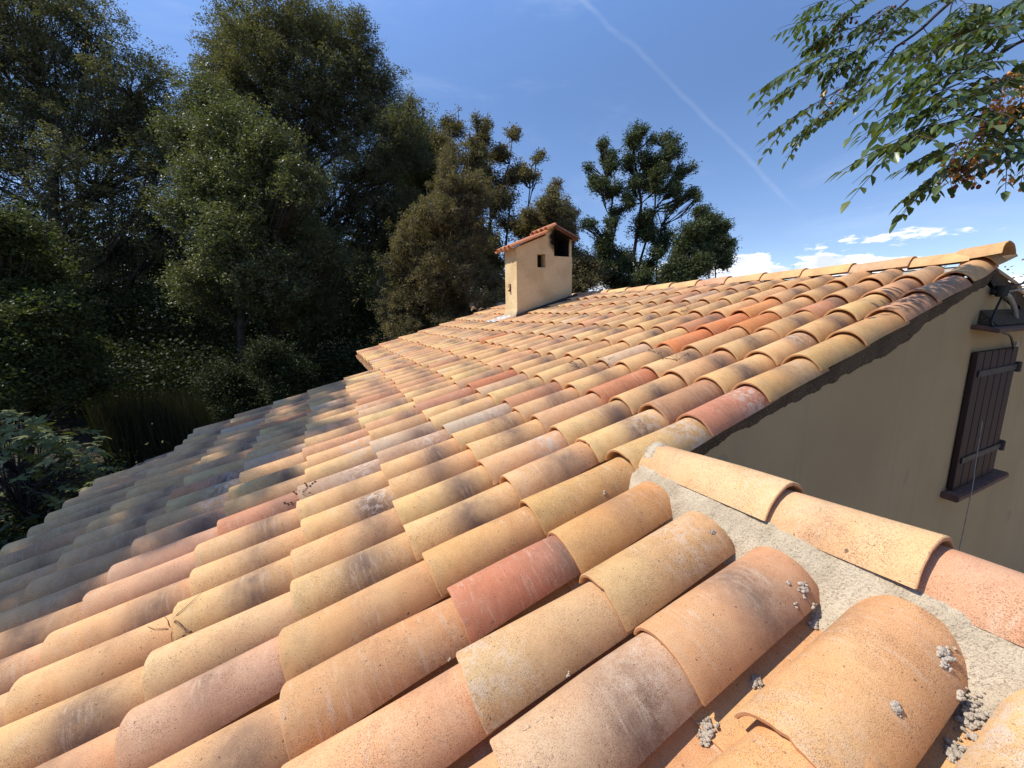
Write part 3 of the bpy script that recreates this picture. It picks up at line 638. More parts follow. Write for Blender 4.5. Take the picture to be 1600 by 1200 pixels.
def tree(name, label, base, blobs, depth, n, leaf, lmat, trunk=.16, cat='tree', group=None, clump=.30, npc=46, asp=.42, bark=BARK, shell=.62, bare=0, base_off=None, dvar=.9, dens_pow=1.0, branches=True, seed=1, world_blobs=None, flat=.9, up=.8, stems=None, sub=9, split=False, lsl=.75, gauss=False):
    """blobs: (px, py, radius_px[, depth]) of the crown's lobes; every lobe is fed by a limb, every clump of leaves by a twig"""
    r = np.random.default_rng(seed)
    B = []
    if split:
        nb_ = []
        for b in blobs:
            for q in range(3):
                a_ = r.uniform(0, 6.28); rr_ = b[2] * r.uniform(.3, .85); nb_.append((b[0] + math.cos(a_) * rr_, b[1] + math.sin(a_) * rr_ * .9, b[2] * r.uniform(.5, .8)))
        blobs = nb_
    if world_blobs is None:
        for b in blobs:
            dd = b[3] if len(b) > 3 else depth + r.uniform(-dvar, dvar)
            B.append((at(b[0], b[1], dd), b[2] * dd / FPX))
    else: B = [(np.array(b[:3], float), b[3]) for b in world_blobs]
    base = np.array(base, float); base[2] = float(terrain(np.array(base[0]), np.array(base[1]))[2]) - .1
    root = empty(name, tuple(base), label, cat, group)
    mb = MB(); cen = sum(b[0] for b in B) / len(B)
    top = np.array([base[0] * .35 + cen[0] * .65, base[1] * .35 + cen[1] * .65, min(cen[2], max(b[0][2] for b in B) - .3)])
    SP = []
    if stems is None: SP = [(p, 1 - .5 * i / 8) for i, p in enumerate(polytube(mb, base, top, trunk, trunk * .45, .05, 8, 8))]
    else:
        for (sx_, sy_, q) in stems:
            e = at(sx_, sy_, depth); SP += [(p, q * (1 - .8 * i / 12)) for i, p in enumerate(polytube(mb, base, e, trunk * q, trunk * q * .18, .035, 12, 7))]
    vol = np.array([b[1] ** 2.2 for b in B]); vol = vol / vol.sum(); ncl = max(6, int(n / npc)); Cs = []
    for (c, R), vv in zip(B, vol):
        # a limb climbs from the stem to the lobe
        best = None
        for p, rr_ in SP[2:]:
            hd = math.hypot(p[0] - c[0], p[1] - c[1]); cost = np.linalg.norm(p - c) + 6 * max(0, p[2] - (c[2] - lsl * hd))
            if best is None or cost < best[0]: best = (cost, p, rr_)
        r0 = trunk * best[2] * .42 * min(1, .4 + R)
        lp = polytube(mb, best[1], c, max(r0, .02), .012 + .012 * R, .10, 5, 6, sag=-.06)
        k = max(2, int(round(ncl * vv)))
        d = r.normal(size=(k, 3)); d /= np.linalg.norm(d, axis=1)[:, None]
        rad = R * (shell + (1 - shell) * r.random(k)) * r.uniform(.66, 1.24, k); inn = r.random(k) < .25; rad[inn] *= r.uniform(.2, .8, inn.sum())
        cc = c + d * rad[:, None] * np.array([1, 1, flat])
        if gauss:
            an = r.uniform(.6, 1.35, 3); cc = c + r.normal(size=(k, 3)) * R * .52 * an + (d * (r.random(k) < .15)[:, None] * R * .5)
        Cs.append(cc)
        if branches:
            for q in cc[:: max(1, k // 40)]:
                s0 = lp[r.integers(2, 6)] if r.random() < .8 else c
                polytube(mb, s0, q + (q - s0) * .1, .014 + .006 * R, .004, .10, 3, 4)
        for _ in range(int(bare * 10 * max(R, .3))):
            dd = r.normal(size=3); dd[2] = abs(dd[2]) + .3; dd /= np.linalg.norm(dd)
            e = c + dd * R * r.uniform(1.0, 1.75); P = polytube(mb, c, e, .014, .004, .10, 5, 4)
            for _ in range(4):
                s0 = P[r.integers(2, 5)]; polytube(mb, s0, s0 + (dd + r.normal(0, .5, 3)) * R * .45, .006, .002, .1, 3, 3)
    mb.build('trunk', bark, root, True)
    Cs = np.concatenate(Cs); nc = len(Cs); per = max(4, int(n / nc))
    cr = clump * r.uniform(.6, 1.35, nc)
    tips = max(1, per // sub)
    dv_ = r.normal(size=(nc * tips, 3)); dv_ /= np.linalg.norm(dv_, axis=1)[:, None]; dv_[:, 2] = np.abs(dv_[:, 2]) * np.where(r.random(nc * tips) < .72, 1, -1)
    tp2 = Cs.repeat(tips, 0) + dv_ * (r.random(nc * tips) ** .45 * cr.repeat(tips) * .95)[:, None] * np.array([1, 1, .85])
    pts = tp2.repeat(sub, 0) + r.normal(size=(len(tp2) * sub, 3)) * leaf * .7
    leaves_mesh('crown', pts, leaf, lmat, root, seed=seed + 5, asp=asp, up=up, tone=(.5 * r.random(nc).repeat(tips) + .5 * r.random(nc * tips)).repeat(sub))
    return root
def gp(px, py_, depth):       # ground below a crown pixel
    p = at(px, py_, depth); return (p[0], p[1], 0)
G1 = 'trees crowding the far side of the house'
tree('holm_oak', 'huge dark holm oak filling the upper left corner with a rounded olive-green top', gp(120, 500, 13), [(20, 50, 105), (135, 50, 85), (90, 150, 115), (205, 150, 62), (230, 215, 50), (20, 230, 120), (150, 290, 105), (245, 270, 55), (60, 370, 100), (185, 400, 90), (-110, 130, 150), (-90, 330, 150), (100, 470, 90), (-40, -60, 120), (60,-40,60), (235, 130, 45), (262, 185, 48), (275, 240, 45), (150, 480, 90), (250, 360, 60), (40, 560, 90), (180, 200, 80)], 13, 430000, .075, L_OAK, .24, group=G1, seed=2, clump=.36, npc=108)
tree('holm_oak', 'tallest dark tree, its top rising highest above the middle of the left tree line', gp(480, 480, 14.5), [(450, 40, 62), (385, 45, 48), (505, 55, 55), (560, 105, 42), (430, 120, 80), (520, 150, 75), (580, 180, 42), (370, 150, 60), (480, 220, 85), (590, 250, 55), (400, 260, 70), (560, 320, 75), (460, 340, 80), (610, 330, 50), (520, 420, 80), (340, 330, 60), (560, 60, 36), (598, 135, 38), (352, 70, 34), (345, 110, 38), (625, 200, 36), (640, 250, 45), (430, 440, 80), (580, 460, 70), (300, 420, 70)], 14.5, 430000, .080, L_OAK, .24, group=G1, seed=3, clump=.36, npc=108)
tree('holm_oak', 'dark round-shouldered tree between the tallest tree and the brownish oak', gp(650, 470, 17), [(640, 195, 34), (665, 230, 32), (630, 260, 45), (675, 280, 28), (650, 330, 45), (610, 400, 50), (680, 380, 40), (660, 450, 55)], 17, 170000, .09, L_OAK, .2, group=G1, seed=4, clump=.50, npc=160)
tree('laurel_tree', 'lighter green glossy laurel tree standing in front of the tallest dark tree', gp(390, 560, 10.5), [(330, 165, 42), (300, 225, 38), (365, 215, 55), (425, 235, 45), (470, 290, 38), (330, 290, 55), (400, 310, 60), (290, 330, 35), (360, 380, 60), (450, 370, 55), (500, 400, 40), (420, 450, 60), (330, 450, 50), (480, 480, 55)], 10.5, 210000, .070, L_LAUREL, .13, group=G1, seed=5, clump=.34, npc=130)
tree('dusty_oak', 'brownish dusty evergreen oak just left of the chimney', gp(700, 520, 10), [(712, 255, 24), (705, 300, 36), (735, 320, 32), (680, 350, 42), (640, 370, 32), (735, 380, 40), (620, 410, 22), (690, 420, 48), (650, 450, 45), (745, 440, 36), (700, 480, 42), (620, 490, 40), (765, 470, 22)], 10, 230000, .048, L_BROWN, .10, group=G1, seed=6, clump=.15, npc=54, split=True, gauss=True)
tree('sparse_oak', 'thin-crowned oak with bare dead twigs rising behind the brownish oak', gp(790, 500, 13.5), [(705, 200, 14), (700, 225, 18), (752, 195, 14), (745, 225, 20), (805, 208, 9), (785, 245, 17), (755, 260, 26), (815, 265, 12), (840, 250, 9), (790, 285, 20), (768, 310, 26), (830, 270, 10), (740, 290, 25), (805, 350, 22), (760, 370, 30), (780, 420, 30), (800, 460, 25)], 13.5, 90000, .078, L_BROWN, .10, group=G1, seed=7, split=True, lsl=.35, gauss=True, clump=.13, npc=27, bare=.7, stems=[(705, 205, .7), (750, 200, 1), (800, 220, .8), (830, 260, .7)])
tree('small_oak', 'small loose oak crown rising directly behind the chimney hood', gp(870, 480, 12), [(868, 298, 12), (860, 320, 20), (885, 335, 17), (835, 340, 20), (868, 352, 22), (895, 372, 18), (905, 400, 20), (915, 440, 25), (925, 410, 16), (895, 440, 25), (855, 390, 25)], 12, 65000, .066, L_BROWN, .08, group=G1, seed=8, split=True, lsl=.4, gauss=True, clump=.12, npc=27, bare=.6)
tree('tall_open_oak', 'tall open-crowned oak with two bare stems against the blue sky', gp(990, 470, 14), [(940, 232, 9), (948, 245, 10), (952, 265, 11), (922, 262, 8), (928, 285, 12), (945, 292, 14), (962, 300, 11), (1000, 206, 10), (998, 225, 14), (985, 255, 12), (1018, 222, 8), (1012, 250, 16), (1045, 220, 11), (1052, 238, 12), (1040, 258, 16), (1020, 275, 18), (1000, 285, 16), (1065, 270, 11), (1078, 262, 7), (1052, 295, 13), (990, 310, 12), (1022, 300, 12), (1045, 325, 7), (1060, 318, 7), (1085, 300, 8), (1092, 310, 6), (1080, 305, 7), (918, 352, 10), (935, 370, 16), (955, 345, 10), (962, 330, 9), (1005, 345, 14), (1020, 335, 9), (1000, 370, 18), (950, 395, 18), (980, 405, 20), (1040, 365, 12), (1025, 390, 18), (1000, 430, 30), (950, 435, 28)], 14, 125000, .080, L_AIRY, .12, group=G1, seed=9, split=True, lsl=.3, gauss=True, clump=.13, npc=27, dvar=.7, shell=.15, stems=[(945, 235, .8), (998, 210, 1), (1048, 232, .7), (1035, 300, .5)])
tree('round_oak', 'low rounded oak standing last on the right, beside the ridge tiles', gp(1095, 480, 13), [(1095, 340, 14), (1110, 348, 12), (1132, 352, 8), (1090, 365, 18), (1120, 372, 16), (1075, 385, 18), (1140, 388, 10), (1105, 398, 26), (1135, 405, 14), (1070, 410, 22), (1100, 425, 26), (1060, 435, 22), (1040, 420, 20)], 13, 100000, .072, L_AIRY, .09, group=G1, seed=10, split=True, lsl=.4, gauss=True, clump=.13, npc=27, dvar=.5, shell=.3, stems=[(1085, 350, 1), (1130, 380, .7)])
tree('green_shrub', 'bright green leafy tree at the left edge, lower than the oaks behind it', gp(30, 640, 7.5), [(5, 370, 48), (45, 430, 45), (0, 440, 60), (80, 500, 45), (30, 510, 60), (115, 555, 38), (60, 580, 60), (-60, 480, 90), (0, 620, 60), (140, 600, 30)], 7.5, 130000, .065, L_GREEN, .09, group=G1, seed=11, clump=.30, asp=.5, npc=80)
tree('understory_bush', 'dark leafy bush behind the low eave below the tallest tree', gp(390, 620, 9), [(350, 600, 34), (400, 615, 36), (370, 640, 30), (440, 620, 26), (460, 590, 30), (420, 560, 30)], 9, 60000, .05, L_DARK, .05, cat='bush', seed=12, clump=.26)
# oaks standing left of the picture: their crowns throw the dappled shade over the low eave
def shade(x, y, s): return rx(x, y) + SUN * s
wb = []
r2 = np.random.default_rng(21)
for (x, y, R, s) in [(-1.5, 2.9, .42, 9), (-1.0, 2.75, .30, 9.5), (-1.6, 3.7, .5, 9), (-1.0, 3.4, .42, 9.6), (-.5, 3.3, .26, 9), (-.55, 4.0, .36, 9.8), (-1.4, 4.7, .5, 9.2), (-.8, 4.7, .38, 10), (-.15, 4.5, .24, 9.5), (-.2, 5.1, .25, 10), (-1.7, 5.6, .5, 9.5), (-1.0, 5.6, .4, 10), (-2.4, 3.2, .6, 9), (-2.6, 4.6, .7, 9), (-2.2, 2.4, .35, 9.5), (-.45, 2.62, .16, 9.2), (-3.6, 4.0, .9, 8), (-3.6, 5.6, .9, 8), (-3.0, 6.6, .9, 8.5), (-.1, 3.45, .14, 9), (-1.2, 2.35, .25, 9.3), (-1.75, 2.5, .3, 9), (-.75, 3.0, .28, 9.4), (-.35, 3.75, .25, 9.2), (-.05, 4.1, .18, 9.6), (.1, 4.9, .16, 9.4), (-.6, 5.2, .3, 9.7), (-1.2, 4.2, .35, 9.4), (-1.3, 5.2, .35, 9.6), (.05, 5.3, .2, 9.8), (-.7, 2.4, .14, 9.1)]:
    p = shade(x, y, s); wb.append((p[0], p[1], p[2], R))
tree('holm_oak', 'holm oak beyond the left edge whose crown shades the low eave', (-7.6, 6.2, 0), None, 0, 120000, .078, L_OAK, .24, group=G1, seed=14, world_blobs=wb, clump=.17, npc=72, shell=.35, branches=False)

# tall dry reeds and undergrowth: nobody could count them
def reeds():
    r = np.random.default_rng(5); n = 9000
    px = r.uniform(150, 345, n); d = r.uniform(8.2, 10.5, n); V = []; 
    for i in range(n):
        p = at(px[i], 640, d[i]); z0 = float(terrain(np.array(p[0]), np.array(p[1]))[2]); h = r.uniform(.3, 1) * (at(0, 600, d[i])[2] - z0); h = max(.4, h)
        a = r.uniform(0, 6.28); s = np.array([math.cos(a), math.sin(a), 0]) * .012; lean = np.array([r.normal(0, .10), r.normal(0, .10), 1]) * h
        b = np.array([p[0], p[1], z0]); V += [b - s, b + s, b + lean * .6 + s * .8 , b + lean + s * .1]
    V = np.array(V); F = np.arange(len(V)).reshape(-1, 4)
    return link('tall_dry_grass', npmesh('tall_dry_grass', V, F, {'rnd': ('FLOAT', np.repeat(r.random(n), 4))}), L_GRASS)
tag(reeds(), 'stand of tall dry grass in the shade behind the low eave', 'tall grass', kind='stuff')
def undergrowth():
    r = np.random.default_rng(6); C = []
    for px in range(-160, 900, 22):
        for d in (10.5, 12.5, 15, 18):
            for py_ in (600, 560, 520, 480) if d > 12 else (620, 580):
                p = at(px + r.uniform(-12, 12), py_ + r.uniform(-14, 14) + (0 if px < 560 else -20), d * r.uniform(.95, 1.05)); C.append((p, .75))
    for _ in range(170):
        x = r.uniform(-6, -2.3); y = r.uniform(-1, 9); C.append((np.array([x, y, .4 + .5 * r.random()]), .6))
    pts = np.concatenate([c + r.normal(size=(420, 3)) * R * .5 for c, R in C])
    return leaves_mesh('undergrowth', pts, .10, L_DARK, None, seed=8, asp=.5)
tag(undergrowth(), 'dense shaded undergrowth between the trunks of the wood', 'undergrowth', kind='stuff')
def farwood():
    r = np.random.default_rng(9); C = []
    for px in range(-500, 760, 40):
        for k in range(5):
            d = r.uniform(24, 32); p = at(px + r.uniform(-20, 20), r.uniform(400, 520) - 12 * k, d); C.append((p, 2.0))
    for a_ in np.arange(0, 6.283, .03):
        for k in range(4):
            d = r.uniform(46, 80); C.append((np.array([math.sin(a_) * d, math.cos(a_) * d, r.uniform(.8, 3.6)]), 2.6))
    pts = np.concatenate([c + r.normal(size=(260, 3)) * R * .5 for c, R in C])
    return leaves_mesh('far_wood', pts, .34, L_OAK, None, seed=10, asp=.6)
tag(farwood(), 'distant wood showing dark between the nearer trunks', 'wood', kind='stuff')

# fig tree at lower left: big five-lobed leaves
def fig_leaf(L):
    P = [(0, 0)]
    for ang, ln, wd in ((-100, .5, .10), (-52, .75, .13), (0, 1.0, .16), (52, .75, .13), (100, .5, .10)):
        a = math.radians(ang); d = np.array([math.cos(a), math.sin(a)]); s = np.array([-d[1], d[0]])
        P += [tuple(d * ln * .28 - s * wd * .9), tuple(d * ln * .7 - s * wd), tuple(d * ln), tuple(d * ln * .7 + s * wd), tuple(d * ln * .28 + s * wd * .9)]
    return np.array(P) * L
def fig():
    r = np.random.default_rng(13); root = empty('fig_tree', gp(40, 720, 5.0), 'fig tree with big lobed leaves catching the sun beside the low eave', 'tree')
    mb = MB(); base = np.array(root.location); V = []; F = []; R_ = []
    top = at(30, 740, 5.0); tr = polytube(mb, base, top, .07, .04, .08, 6, 7)
    for i in range(620):
        px = r.uniform(-120, 150); lo = np.interp(px, [-120, 0, 60, 100, 150, 170], [600, 640, 655, 690, 720, 760]); py = lo + abs(r.normal(0, 1)) * 75 - 4
        if i % 9 == 0: px, py = r.uniform(90, 175), r.uniform(672, 800)
        d = r.uniform(4.2, 6.0); c = at(px, py, d)
        if c[0] > -1.95 and c[1] > -1: c[0] = -2.05 - r.random() * .3
        L = r.uniform(.09, .15); f = fig_leaf(L)
        n = r.normal(size=3) * .45 + np.array([0, 0, 1]); n /= np.linalg.norm(n); a = r.normal(size=3); a -= n * (a @ n); a /= np.linalg.norm(a); b_ = np.cross(n, a)
        bb = len(V); fold = np.abs(f[:, 1])[:, None] * -.25 + (f[:, 0] ** 2)[:, None] * -1.2
        P = c + f[:, :1] * a + f[:, 1:] * b_ + fold * n; V += list(P); R_ += [r.random()] * len(P)
        for k_ in range(5):
            o_ = bb + 1 + 5 * k_; F += [(bb, o_, o_ + 1, o_ + 4), (o_ + 1, o_ + 2, o_ + 3, o_ + 4 if False else o_ + 3)] if False else [(bb, o_, o_ + 4, bb), ]
            F[-1] = (bb, o_, o_ + 4); F += [(o_, o_ + 1, o_ + 3), (o_, o_ + 3, o_ + 4), (o_ + 1, o_ + 2, o_ + 3)]
        if i % 3 == 0:
            s0 = tr[r.integers(3, 7)]; polytube(mb, s0, c, .010, .003, .08, 4, 4)
    mb.build('trunk', BARK2, root, True)
    F = np.array([f for f in F if len(f) == 3], np.int32)
    link('leaves', npmesh('leaves', np.array(V), F, {'rnd': ('FLOAT', np.array(R_))}), L_FIG, root)
fig()

# ------------------------------------------------------------------ chinaberry branches hanging in at the upper right
OB = simple('orange_berry', (.72, .34, .06), (.62, .24, .05), 90, .4, 0, 0, .5); RB = simple('dark_red_berry', (.16, .045, .03), (.10, .03, .02), 90, .6)
def melia():
    r = np.random.default_rng(31); base = (5.6, -2.2, -.05)
    root = empty('chinaberry_tree', base, 'chinaberry tree reaching in from the right with drooping leaflets and orange berries', 'tree')
    mb = MB(); ber = MB(); V = []; F = []; Rn = []
    crown = np.array([4.4, -.9, ZC + 2.6]); tr = polytube(mb, base, crown, .16, .09, .05, 8, 10)
    def leaflet(p, d, L, nrm):
        d = d / np.linalg.norm(d); s = np.cross(d, nrm); s /= (np.linalg.norm(s) + 1e-6); n = np.cross(s, d); wd = L * .25; b = len(V)
        tipb = -n * L * .10
        V.extend([p, p + d * L * .30 + s * wd + n * wd * .35, p + d * L * .30, p + d * L * .30 - s * wd + n * wd * .35, p + d * L * .66 + s * wd * .72 + n * wd * .2 + tipb * .4, p + d * L * .66 + tipb * .4, p + d * L * .66 - s * wd * .72 + n * wd * .2 + tipb * .4, p + d * L + tipb])
        F.extend([(b, b + 1, b + 2), (b, b + 2, b + 3), (b + 1, b + 4, b + 5), (b + 1, b + 5, b + 2), (b + 2, b + 5, b + 6), (b + 2, b + 6, b + 3), (b + 4, b + 7, b + 5), (b + 5, b + 7, b + 6)])
        Rn.extend([r.random()] * 8)
    def pinna(p0, d, L, npair, lf):
        P = []; d = d / np.linalg.norm(d)
        for i in range(npair + 2):
            q = i / (npair + 1); P.append(p0 + d * L * q + np.array([0, 0, -.16 * L * q * q]))
        mb.tube(P, [.0016] * (len(P) - 1) + [.0008], 3)
        side = np.cross(d, (0, 0, 1)); side /= (np.linalg.norm(side) + 1e-6)
        for i in range(1, npair + 1):
            for sg in (-1, 1):
                dd = d * .55 + side * sg * .75 + np.array([0, 0, -.62]) + r.normal(0, .16, 3)
                leaflet(P[i], dd, lf * r.uniform(.8, 1.15), np.array([0, 0, 1.]) + r.normal(0, .3, 3) + side * sg * .4)
        leaflet(P[-1], d + np.array([0, 0, -.35]), lf * 1.1, np.array([0, 0, 1.]))
    def compound(p0, d, L, lf):
        wv = r.normal(0, 1, 3); d = d / np.linalg.norm(d); side = np.cross(d, (0, 0, 1)); side /= (np.linalg.norm(side) + 1e-6); P = []
        for i in range(9):
            q = i / 8; P.append(p0 + d * L * q + np.array([0, 0, -.30 * L * q * q]) + wv * math.sin(q * 5) * L * .03)
        mb.tube(P, [.0026 - .0018 * i / 8 for i in range(9)], 4)
        for i, ln in ((2, .42), (3, .40), (4, .32), (5, .24)):
            for sg in (-1, 1): pinna(P[i], d * .75 + side * sg * .8 + np.array([0, 0, -.25]), L * ln, 3, lf)
        pinna(P[5], P[8] - P[5], L * .42, 5, lf)
    def berries(p, n, red, cl_):
        for _ in range(n):
            e = p + r.normal(0, .035, 3) * np.array([1, 1, 1.1]) + np.array([0, 0, -.05]); cl_.tube([p, (p + e) / 2 + r.normal(0, .006, 3), e], .0008, 3)
            rr = r.uniform(.0062, .0088); v = []; f = []
            for a in range(6):
                th = math.pi * a / 5
                for k_ in range(8): ph = 2 * math.pi * k_ / 8; v.append(e + rr * np.array([math.sin(th) * math.cos(ph), math.sin(th) * math.sin(ph), math.cos(th) * 1.15 - 1]))
            for a in range(5):
                for k_ in range(8): f.append((a * 8 + k_, a * 8 + (k_ + 1) % 8, (a + 1) * 8 + (k_ + 1) % 8, (a + 1) * 8 + k_))
            cl_.add(v, f)
    ber2 = MB()
    # limbs: polylines through photo directions at real depths; nodes carry whorls of leaves aimed left and down
    limbs = [
        ([(1750, -220, 2.9), (1560, -110, 2.7), (1430, -10, 2.5), (1330, -4, 2.4), (1290, -30, 2.4)], .014),
        ([(1430, -10, 2.5), (1385, 30, 2.45), (1330, 60, 2.4)], .008),
        ([(1620, -160, 2.6), (1510, -20, 2.45), (1440, 45, 2.4), (1400, 75, 2.35), (1370, 115, 2.35), (1335, 148, 2.35)], .012),
        ([(1700, -60, 2.2), (1640, 40, 2.0), (1560, 90, 1.9), (1500, 110, 1.85)], .012),
        ([(1720, 60, 2.0), (1660, 150, 1.85), (1580, 190, 1.8), (1530, 200, 1.75)], .011),
        ([(1560, -60, 2.5), (1490, 0, 2.4), (1475, 50, 2.4)], .007)]
    for pts, r0 in limbs:
        W_ = [at(*p) for p in pts]; polytube(mb, tr[6 if r0 > .01 else 7], W_[0], .045, r0 * 1.2, .05, 5, 7) if pts[0][0] > 1600 else None
        P = []
        for i in range(len(W_) - 1): P += [W_[i] * (1 - q) + W_[i + 1] * q + r.normal(0, .006, 3) for q in (0, .33, .66)]
        P.append(W_[-1]); mb.tube(P, [r0 * (1 - .72 * i / (len(P) - 1)) for i in range(len(P))], 7)
    def ray_dir(a, b): v = at(*b) - at(*a); return v
    # (start px,py,depth) -> (tip px,py), leaflet length
    sprays = [((1345, 25, 2.4), (1215, 48), .052), ((1340, 15, 2.4), (1260, 5), .05), ((1350, 40, 2.4), (1255, 75), .052), ((1335, 70, 2.4), (1265, 110), .05), ((1330, 95, 2.38), (1180, 140), .055), ((1340, 110, 2.35), (1195, 162), .052), ((1345, 130, 2.35), (1205, 225), .055), ((1350, 140, 2.35), (1235, 235), .052), ((1360, 140, 2.35), (1290, 185), .05), ((1330, 60, 2.4), (1300, 130), .05), ((1400, 60, 2.35), (1340, 95), .05), ((1400, 75, 2.35), (1345, 150), .05), ((1420, 50, 2.4), (1375, 20), .045), ((1440, 40, 2.4), (1470, 90), .045), ((1490, 5, 2.4), (1440, 20), .045), ((1500, 0, 2.4), (1510, 40), .045),
              ((1480, 40, 2.4), (1430, 75), .045), ((1375, -5, 2.4), (1310, 35), .05), ((1390, 10, 2.4), (1350, 60), .045),
              ((1560, 80, 1.9), (1345, 160), .060), ((1545, 60, 1.9), (1385, 75), .056), ((1570, 40, 1.9), (1470, 40), .05), ((1540, 110, 1.85), (1380, 210), .058), ((1550, 120, 1.85), (1420, 150), .055), ((1530, 130, 1.8), (1440, 200), .052), ((1560, 170, 1.8), (1340, 275), .060), ((1555, 180, 1.8), (1400, 230), .056), ((1560, 200, 1.78), (1420, 330), .056), ((1550, 210, 1.75), (1460, 270), .052), ((1590, 200, 1.8), (1560, 280), .05), ((1610, 180, 1.8), (1600, 270), .05), ((1620, 80, 1.95), (1560, 30), .052), ((1600, 0, 2.1), (1540, 40), .055), ((1620, 30, 2.0), (1520, 60), .055), ((1600, 120, 1.85), (1520, 160), .055), ((1600, 140, 1.85), (1570, 220), .052), ((1640, 60, 1.9), (1600, 130), .055), ((1640, 140, 1.8), (1580, 180), .055), ((1650, -20, 2.1), (1590, 10), .055), ((1500, 110, 1.9), (1440, 120), .05), ((1520, 90, 1.9), (1470, 110), .05)]
    for a, b, lf in sprays:
        s = at(*a); e = at(b[0], b[1], a[2] + r.uniform(-.25, .1)); dv = e - s; L = np.linalg.norm(dv); dv = dv + np.array([0, 0, .27 * L]); compound(s, dv, L * .98, lf * r.uniform(.92, 1.12))
    for p, n, red in (((1385, 20, 2.4), 14, True), ((1325, 22, 2.4), 10, True), ((1300, 140, 2.35), 4, False), ((1430, 75, 2.35), 12, True), ((1570, 135, 1.8), 16, False), ((1590, 120, 1.8), 12, False), ((1555, 165, 1.75), 18, False), ((1575, 165, 1.8), 12, False), ((1515, 205, 1.7), 10, False), ((1490, 228, 1.7), 14, False), ((1505, 255, 1.7), 22, True), ((1525, 245, 1.7), 18, False), ((1540, 235, 1.75), 14, False), ((1600, 260, 1.8), 12, False)):
        cl_ = MB()
        for _ in range(2): berries(at(p[0] + r.normal(0, 5), p[1] + r.normal(0, 5), p[2]), n // 2 + 2, red, cl_)
        tag(cl_.build('berry_cluster', RB if red else OB, root, True), 'cluster of dark shrivelled berries' if red else 'cluster of ripe orange berries')
    mb.build('branches', BARK2, root, True)
    cr_ = np.array([(r.uniform(3.9, 7.2), r.uniform(-4.2, -.9), ZC + r.uniform(1.2, 4.2)) for _ in range(70)])
    pp = np.concatenate([c + r.normal(size=(900, 3)) * .34 for c in cr_]); leaves_mesh('crown', pp, .07, L_MELIA, root, seed=77)
    mt = MB()
    for c in cr_: polytube(mt, tr[r.integers(4, 9)], c, .03, .006, .1, 4, 5)
    mt.build('upper_limbs', BARK2, root, True)
    link('leaves', npmesh('leaves', np.array(V), np.array(F, np.int32), {'rnd': ('FLOAT', np.array(Rn))}), L_MELIA, root)
melia()

# ------------------------------------------------------------------ neighbouring building glimpsed left of the chimney
nb_c = at(776, 486, 9.1)
nbh = empty('neighbouring_house', (nb_c[0], nb_c[1], 0), 'small neighbouring roof with scalloped tile eave glimpsed just left of the chimney', 'house')
k = MB(); k.box((nb_c[0] + .35, nb_c[1] + .75, nb_c[2] / 2 - .06), (1.5, 1.2, nb_c[2] - .12)); k.build('wall', WALL, nbh)
k = Tiles(); UN = np.array([.25, .95, .22]); VN = np.array([.97, -.25, 0])
for i in range(11):
    P = nb_c + VN * ((i - 3) * .165)
    for c in range(3): k.add(P + UN * c * .40, UN, VN, np.array([0, -.2, 1]), .46, .078, .070, .065, .06, base=tcol(), smudge=.1, white=.2, na=8, nl=2)
k.build('roof', nbh)
k = MB(); k.tube([nb_c + VN * .22 + np.array([0, .25, .08]), nb_c + VN * .25 + np.array([.1, 1.2, .30])], [.11, .11], 12); k.build('hip_mortar', MORTAR, nbh, True)

# ------------------------------------------------------------------ loose things on the tiles
from mathutils.bvhtree import BVHTree
def surf():
    V = []; F = []
    for o in (covers, pans, bed):
        me = o.data; b = len(V); co = np.empty(len(me.vertices) * 3, np.float32); me.vertices.foreach_get('co', co); V += co.reshape(-1, 3).tolist()
        F += [[b + i for i in p.vertices] for p in me.polygons if True]
    return BVHTree.FromPolygons(V, F)
SURF = surf()
def pick(px, py):
    d = Vector(at(px, py, 1) - CAM).normalized(); h = SURF.ray_cast(Vector(CAM), d); return np.array(h[0]), np.array(h[1])
def drop(p, up=.12):
    h = SURF.ray_cast(Vector((p[0], p[1], p[2] + up)), Vector((0, 0, -1))); return np.array(h[0]) if h[0] is not None else np.array(p)
def blob_mesh(mb, c, r_, rr):
    v = []; f = []; sd_ = rr.integers(1e6)
    P = []
    for a in range(6):
        th = math.pi * a / 5
        for k_ in range(8): ph = 2 * math.pi * k_ / 8; P.append([math.sin(th) * math.cos(ph), math.sin(th) * math.sin(ph), math.cos(th)])
    P = np.array(P); s = 1 + .28 * noise3(P, 2.3, int(sd_)); P = P * s[:, None] * r_ * np.array([1, 1, .75])
    for a in range(5):
        for k_ in range(8): f.append((a * 8 + k_, a * 8 + (k_ + 1) % 8, (a + 1) * 8 + (k_ + 1) % 8, (a + 1) * 8 + k_))
    mb.add(c + P, f)
CR = mortar_material('dry_mortar_crumb', (.60, .52, .43), (.48, .41, .33), 1.6)
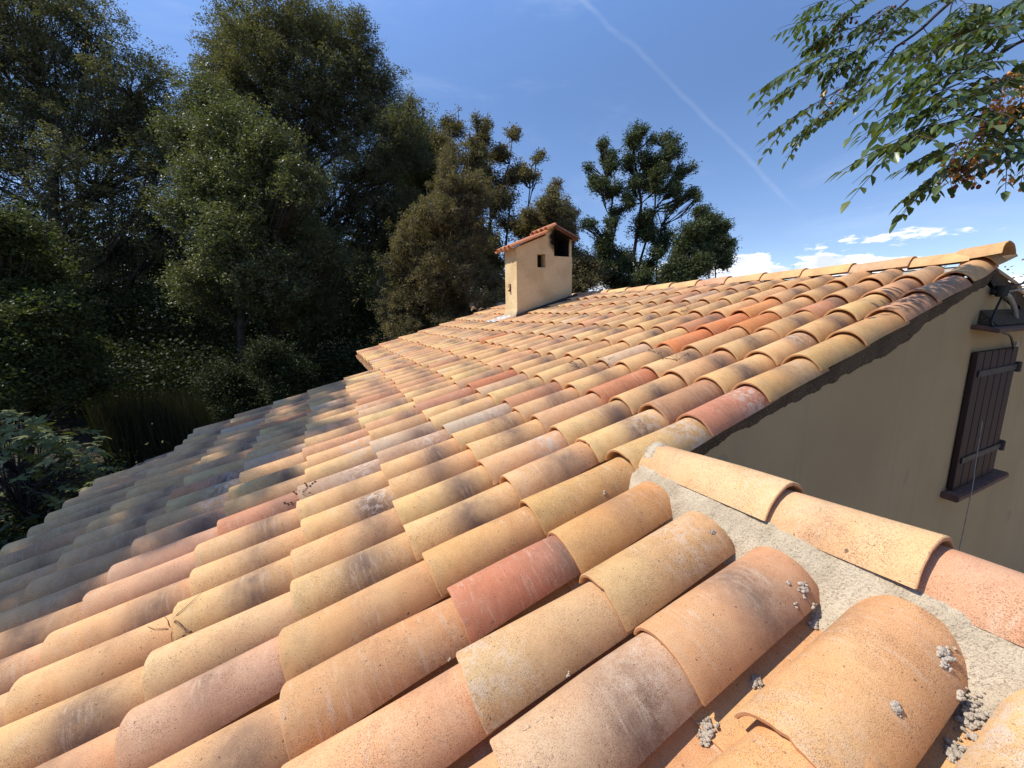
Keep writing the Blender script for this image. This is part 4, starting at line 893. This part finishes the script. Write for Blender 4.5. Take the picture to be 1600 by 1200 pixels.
crumbs = [  # px, py, height above the crown plane, spread, grains, label
    (1476, 1026, -.012, .016, 22, 'largest grey mortar clump stuck on the right shoulder of the big near orange tile'),
    (1400, 1108, .004, .009, 8, 'small lone mortar crumb near the middle of the big near orange tile'),
    (1256, 920, -.012, .013, 12, 'cluster of grey mortar crumbs at the upper end of the brown near tile'),
    (1231, 912, -.004, .004, 3, 'tiny mortar crumbs left of the cluster on the brown near tile'),
    (1243, 945, -.020, .004, 2, 'single mortar grain below the cluster on the brown near tile'),
    (1114, 831, -.002, .007, 6, 'mortar crumb on the upper end of the pale tile beside the mortar bed'),
    (1103, 1150, -.095, .020, 34, 'heap of mortar rubble in the channel below the dark smudged tile'),
    (1182, 1068, -.085, .014, 14, 'mortar rubble lodged in the channel between the brown tile and the big orange tile'),
    (1510, 1125, -.090, .026, 36, 'mortar rubble filling the channel right of the big orange tile'),
    (1492, 1180, -.095, .022, 22, 'mortar rubble lower down the channel at the right, nearest the picture edge'),
    (888, 1056, -.070, .005, 4, 'small mortar crumb in the channel beside the long pale tile'),
    (703, 1032, -.070, .004, 4, 'small pale crumb in the channel below the red tile'),
    (1270, 975, -.075, .012, 14, 'mortar crumbs spilling from the bed below the brown tile end'),
    (945, 772, -.055, .005, 4, 'tiny mortar crumb in the dark channel left of the near ridge')]
rr = np.random.default_rng(77)
for px, py, dz, sp_, n_, lab in crumbs:
    c, _n = pick(px, py); mb = MB()
    for _ in range(int(n_ * 2.6)):
        d = rr.normal(0, 1, 2) * sp_ * .42; p = drop(c + UU * d[0] * 1.25 + VV * d[1] * .8, .05)
        if abs(p[2] - c[2]) > .045: continue
        g_ = (rr.uniform(.0018, .0052) if n_ > 6 else rr.uniform(.0016, .0036)) * (1.25 - min(1, abs(d[0] / sp_)) * .6)
        blob_mesh(mb, p + np.array([0, 0, g_ * .45 + (abs(rr.normal(0, sp_ * .16)) if n_ > 12 else 0)]), g_, rr)
    o = mb.build('mortar_crumbs', CR, None, False); tag(o, lab, 'mortar crumbs', 'mortar crumbs left on the tiles')
twigs = [(470, 772, -.02, .085, 'dry berry stalk with dark fruit lying on shaded tiles left of centre', True), (268, 985, -.02, .10, 'forked dry twig with a withered scrap in the lower left', False), (1075, 484, .005, .09, 'small tuft of dry yellow stalks high on the slope near the main ridge', False), (948, 572, -.01, .10, 'tangled dry stalk beside an orange scrap at the middle of the roof', False), (903, 572, -.01, .07, 'thin dark twig left of the tangled stalk at the middle of the roof', False), (1062, 566, .0, .10, 'curved thin brown twig on yellow tiles right of centre', False), (1026, 552, .0, .07, 'short bent twig left of the curved brown twig', False)]
for px, py, dz, sz, lab, dark in twigs:
    c, _n = pick(px, py); mb = MB(); n_ = 6 if sz > .08 else 4
    for i in range(n_):
        a = rr.uniform(0, 6.28); P = [c + _n * .004]; d = math.cos(a) * UU + math.sin(a) * VV
        for s in range(5):
            d = d + rr.normal(0, .30, 3); d -= NN * (d @ NN) * .8; d /= np.linalg.norm(d); q = P[-1] + d * sz * .20; g_ = drop(q, .06)
            if g_[2] + .004 > q[2] or q[2] - g_[2] > .025: q = np.array([q[0], q[1], max(g_[2] + .004, q[2] - .02)])
            P.append(q)
        mb.tube(P, [.0013 - .00015 * q for q in range(6)], 4)
        if dark or i < 2: blob_mesh(mb, P[-1], .0055, rr); blob_mesh(mb, P[-2], .0045, rr)
        if dark: blob_mesh(mb, P[-3], .005, rr)
    o = mb.build('dry_twig', TWIG, None, True); tag(o, lab, 'twig', 'dry twigs fallen on the tiles')
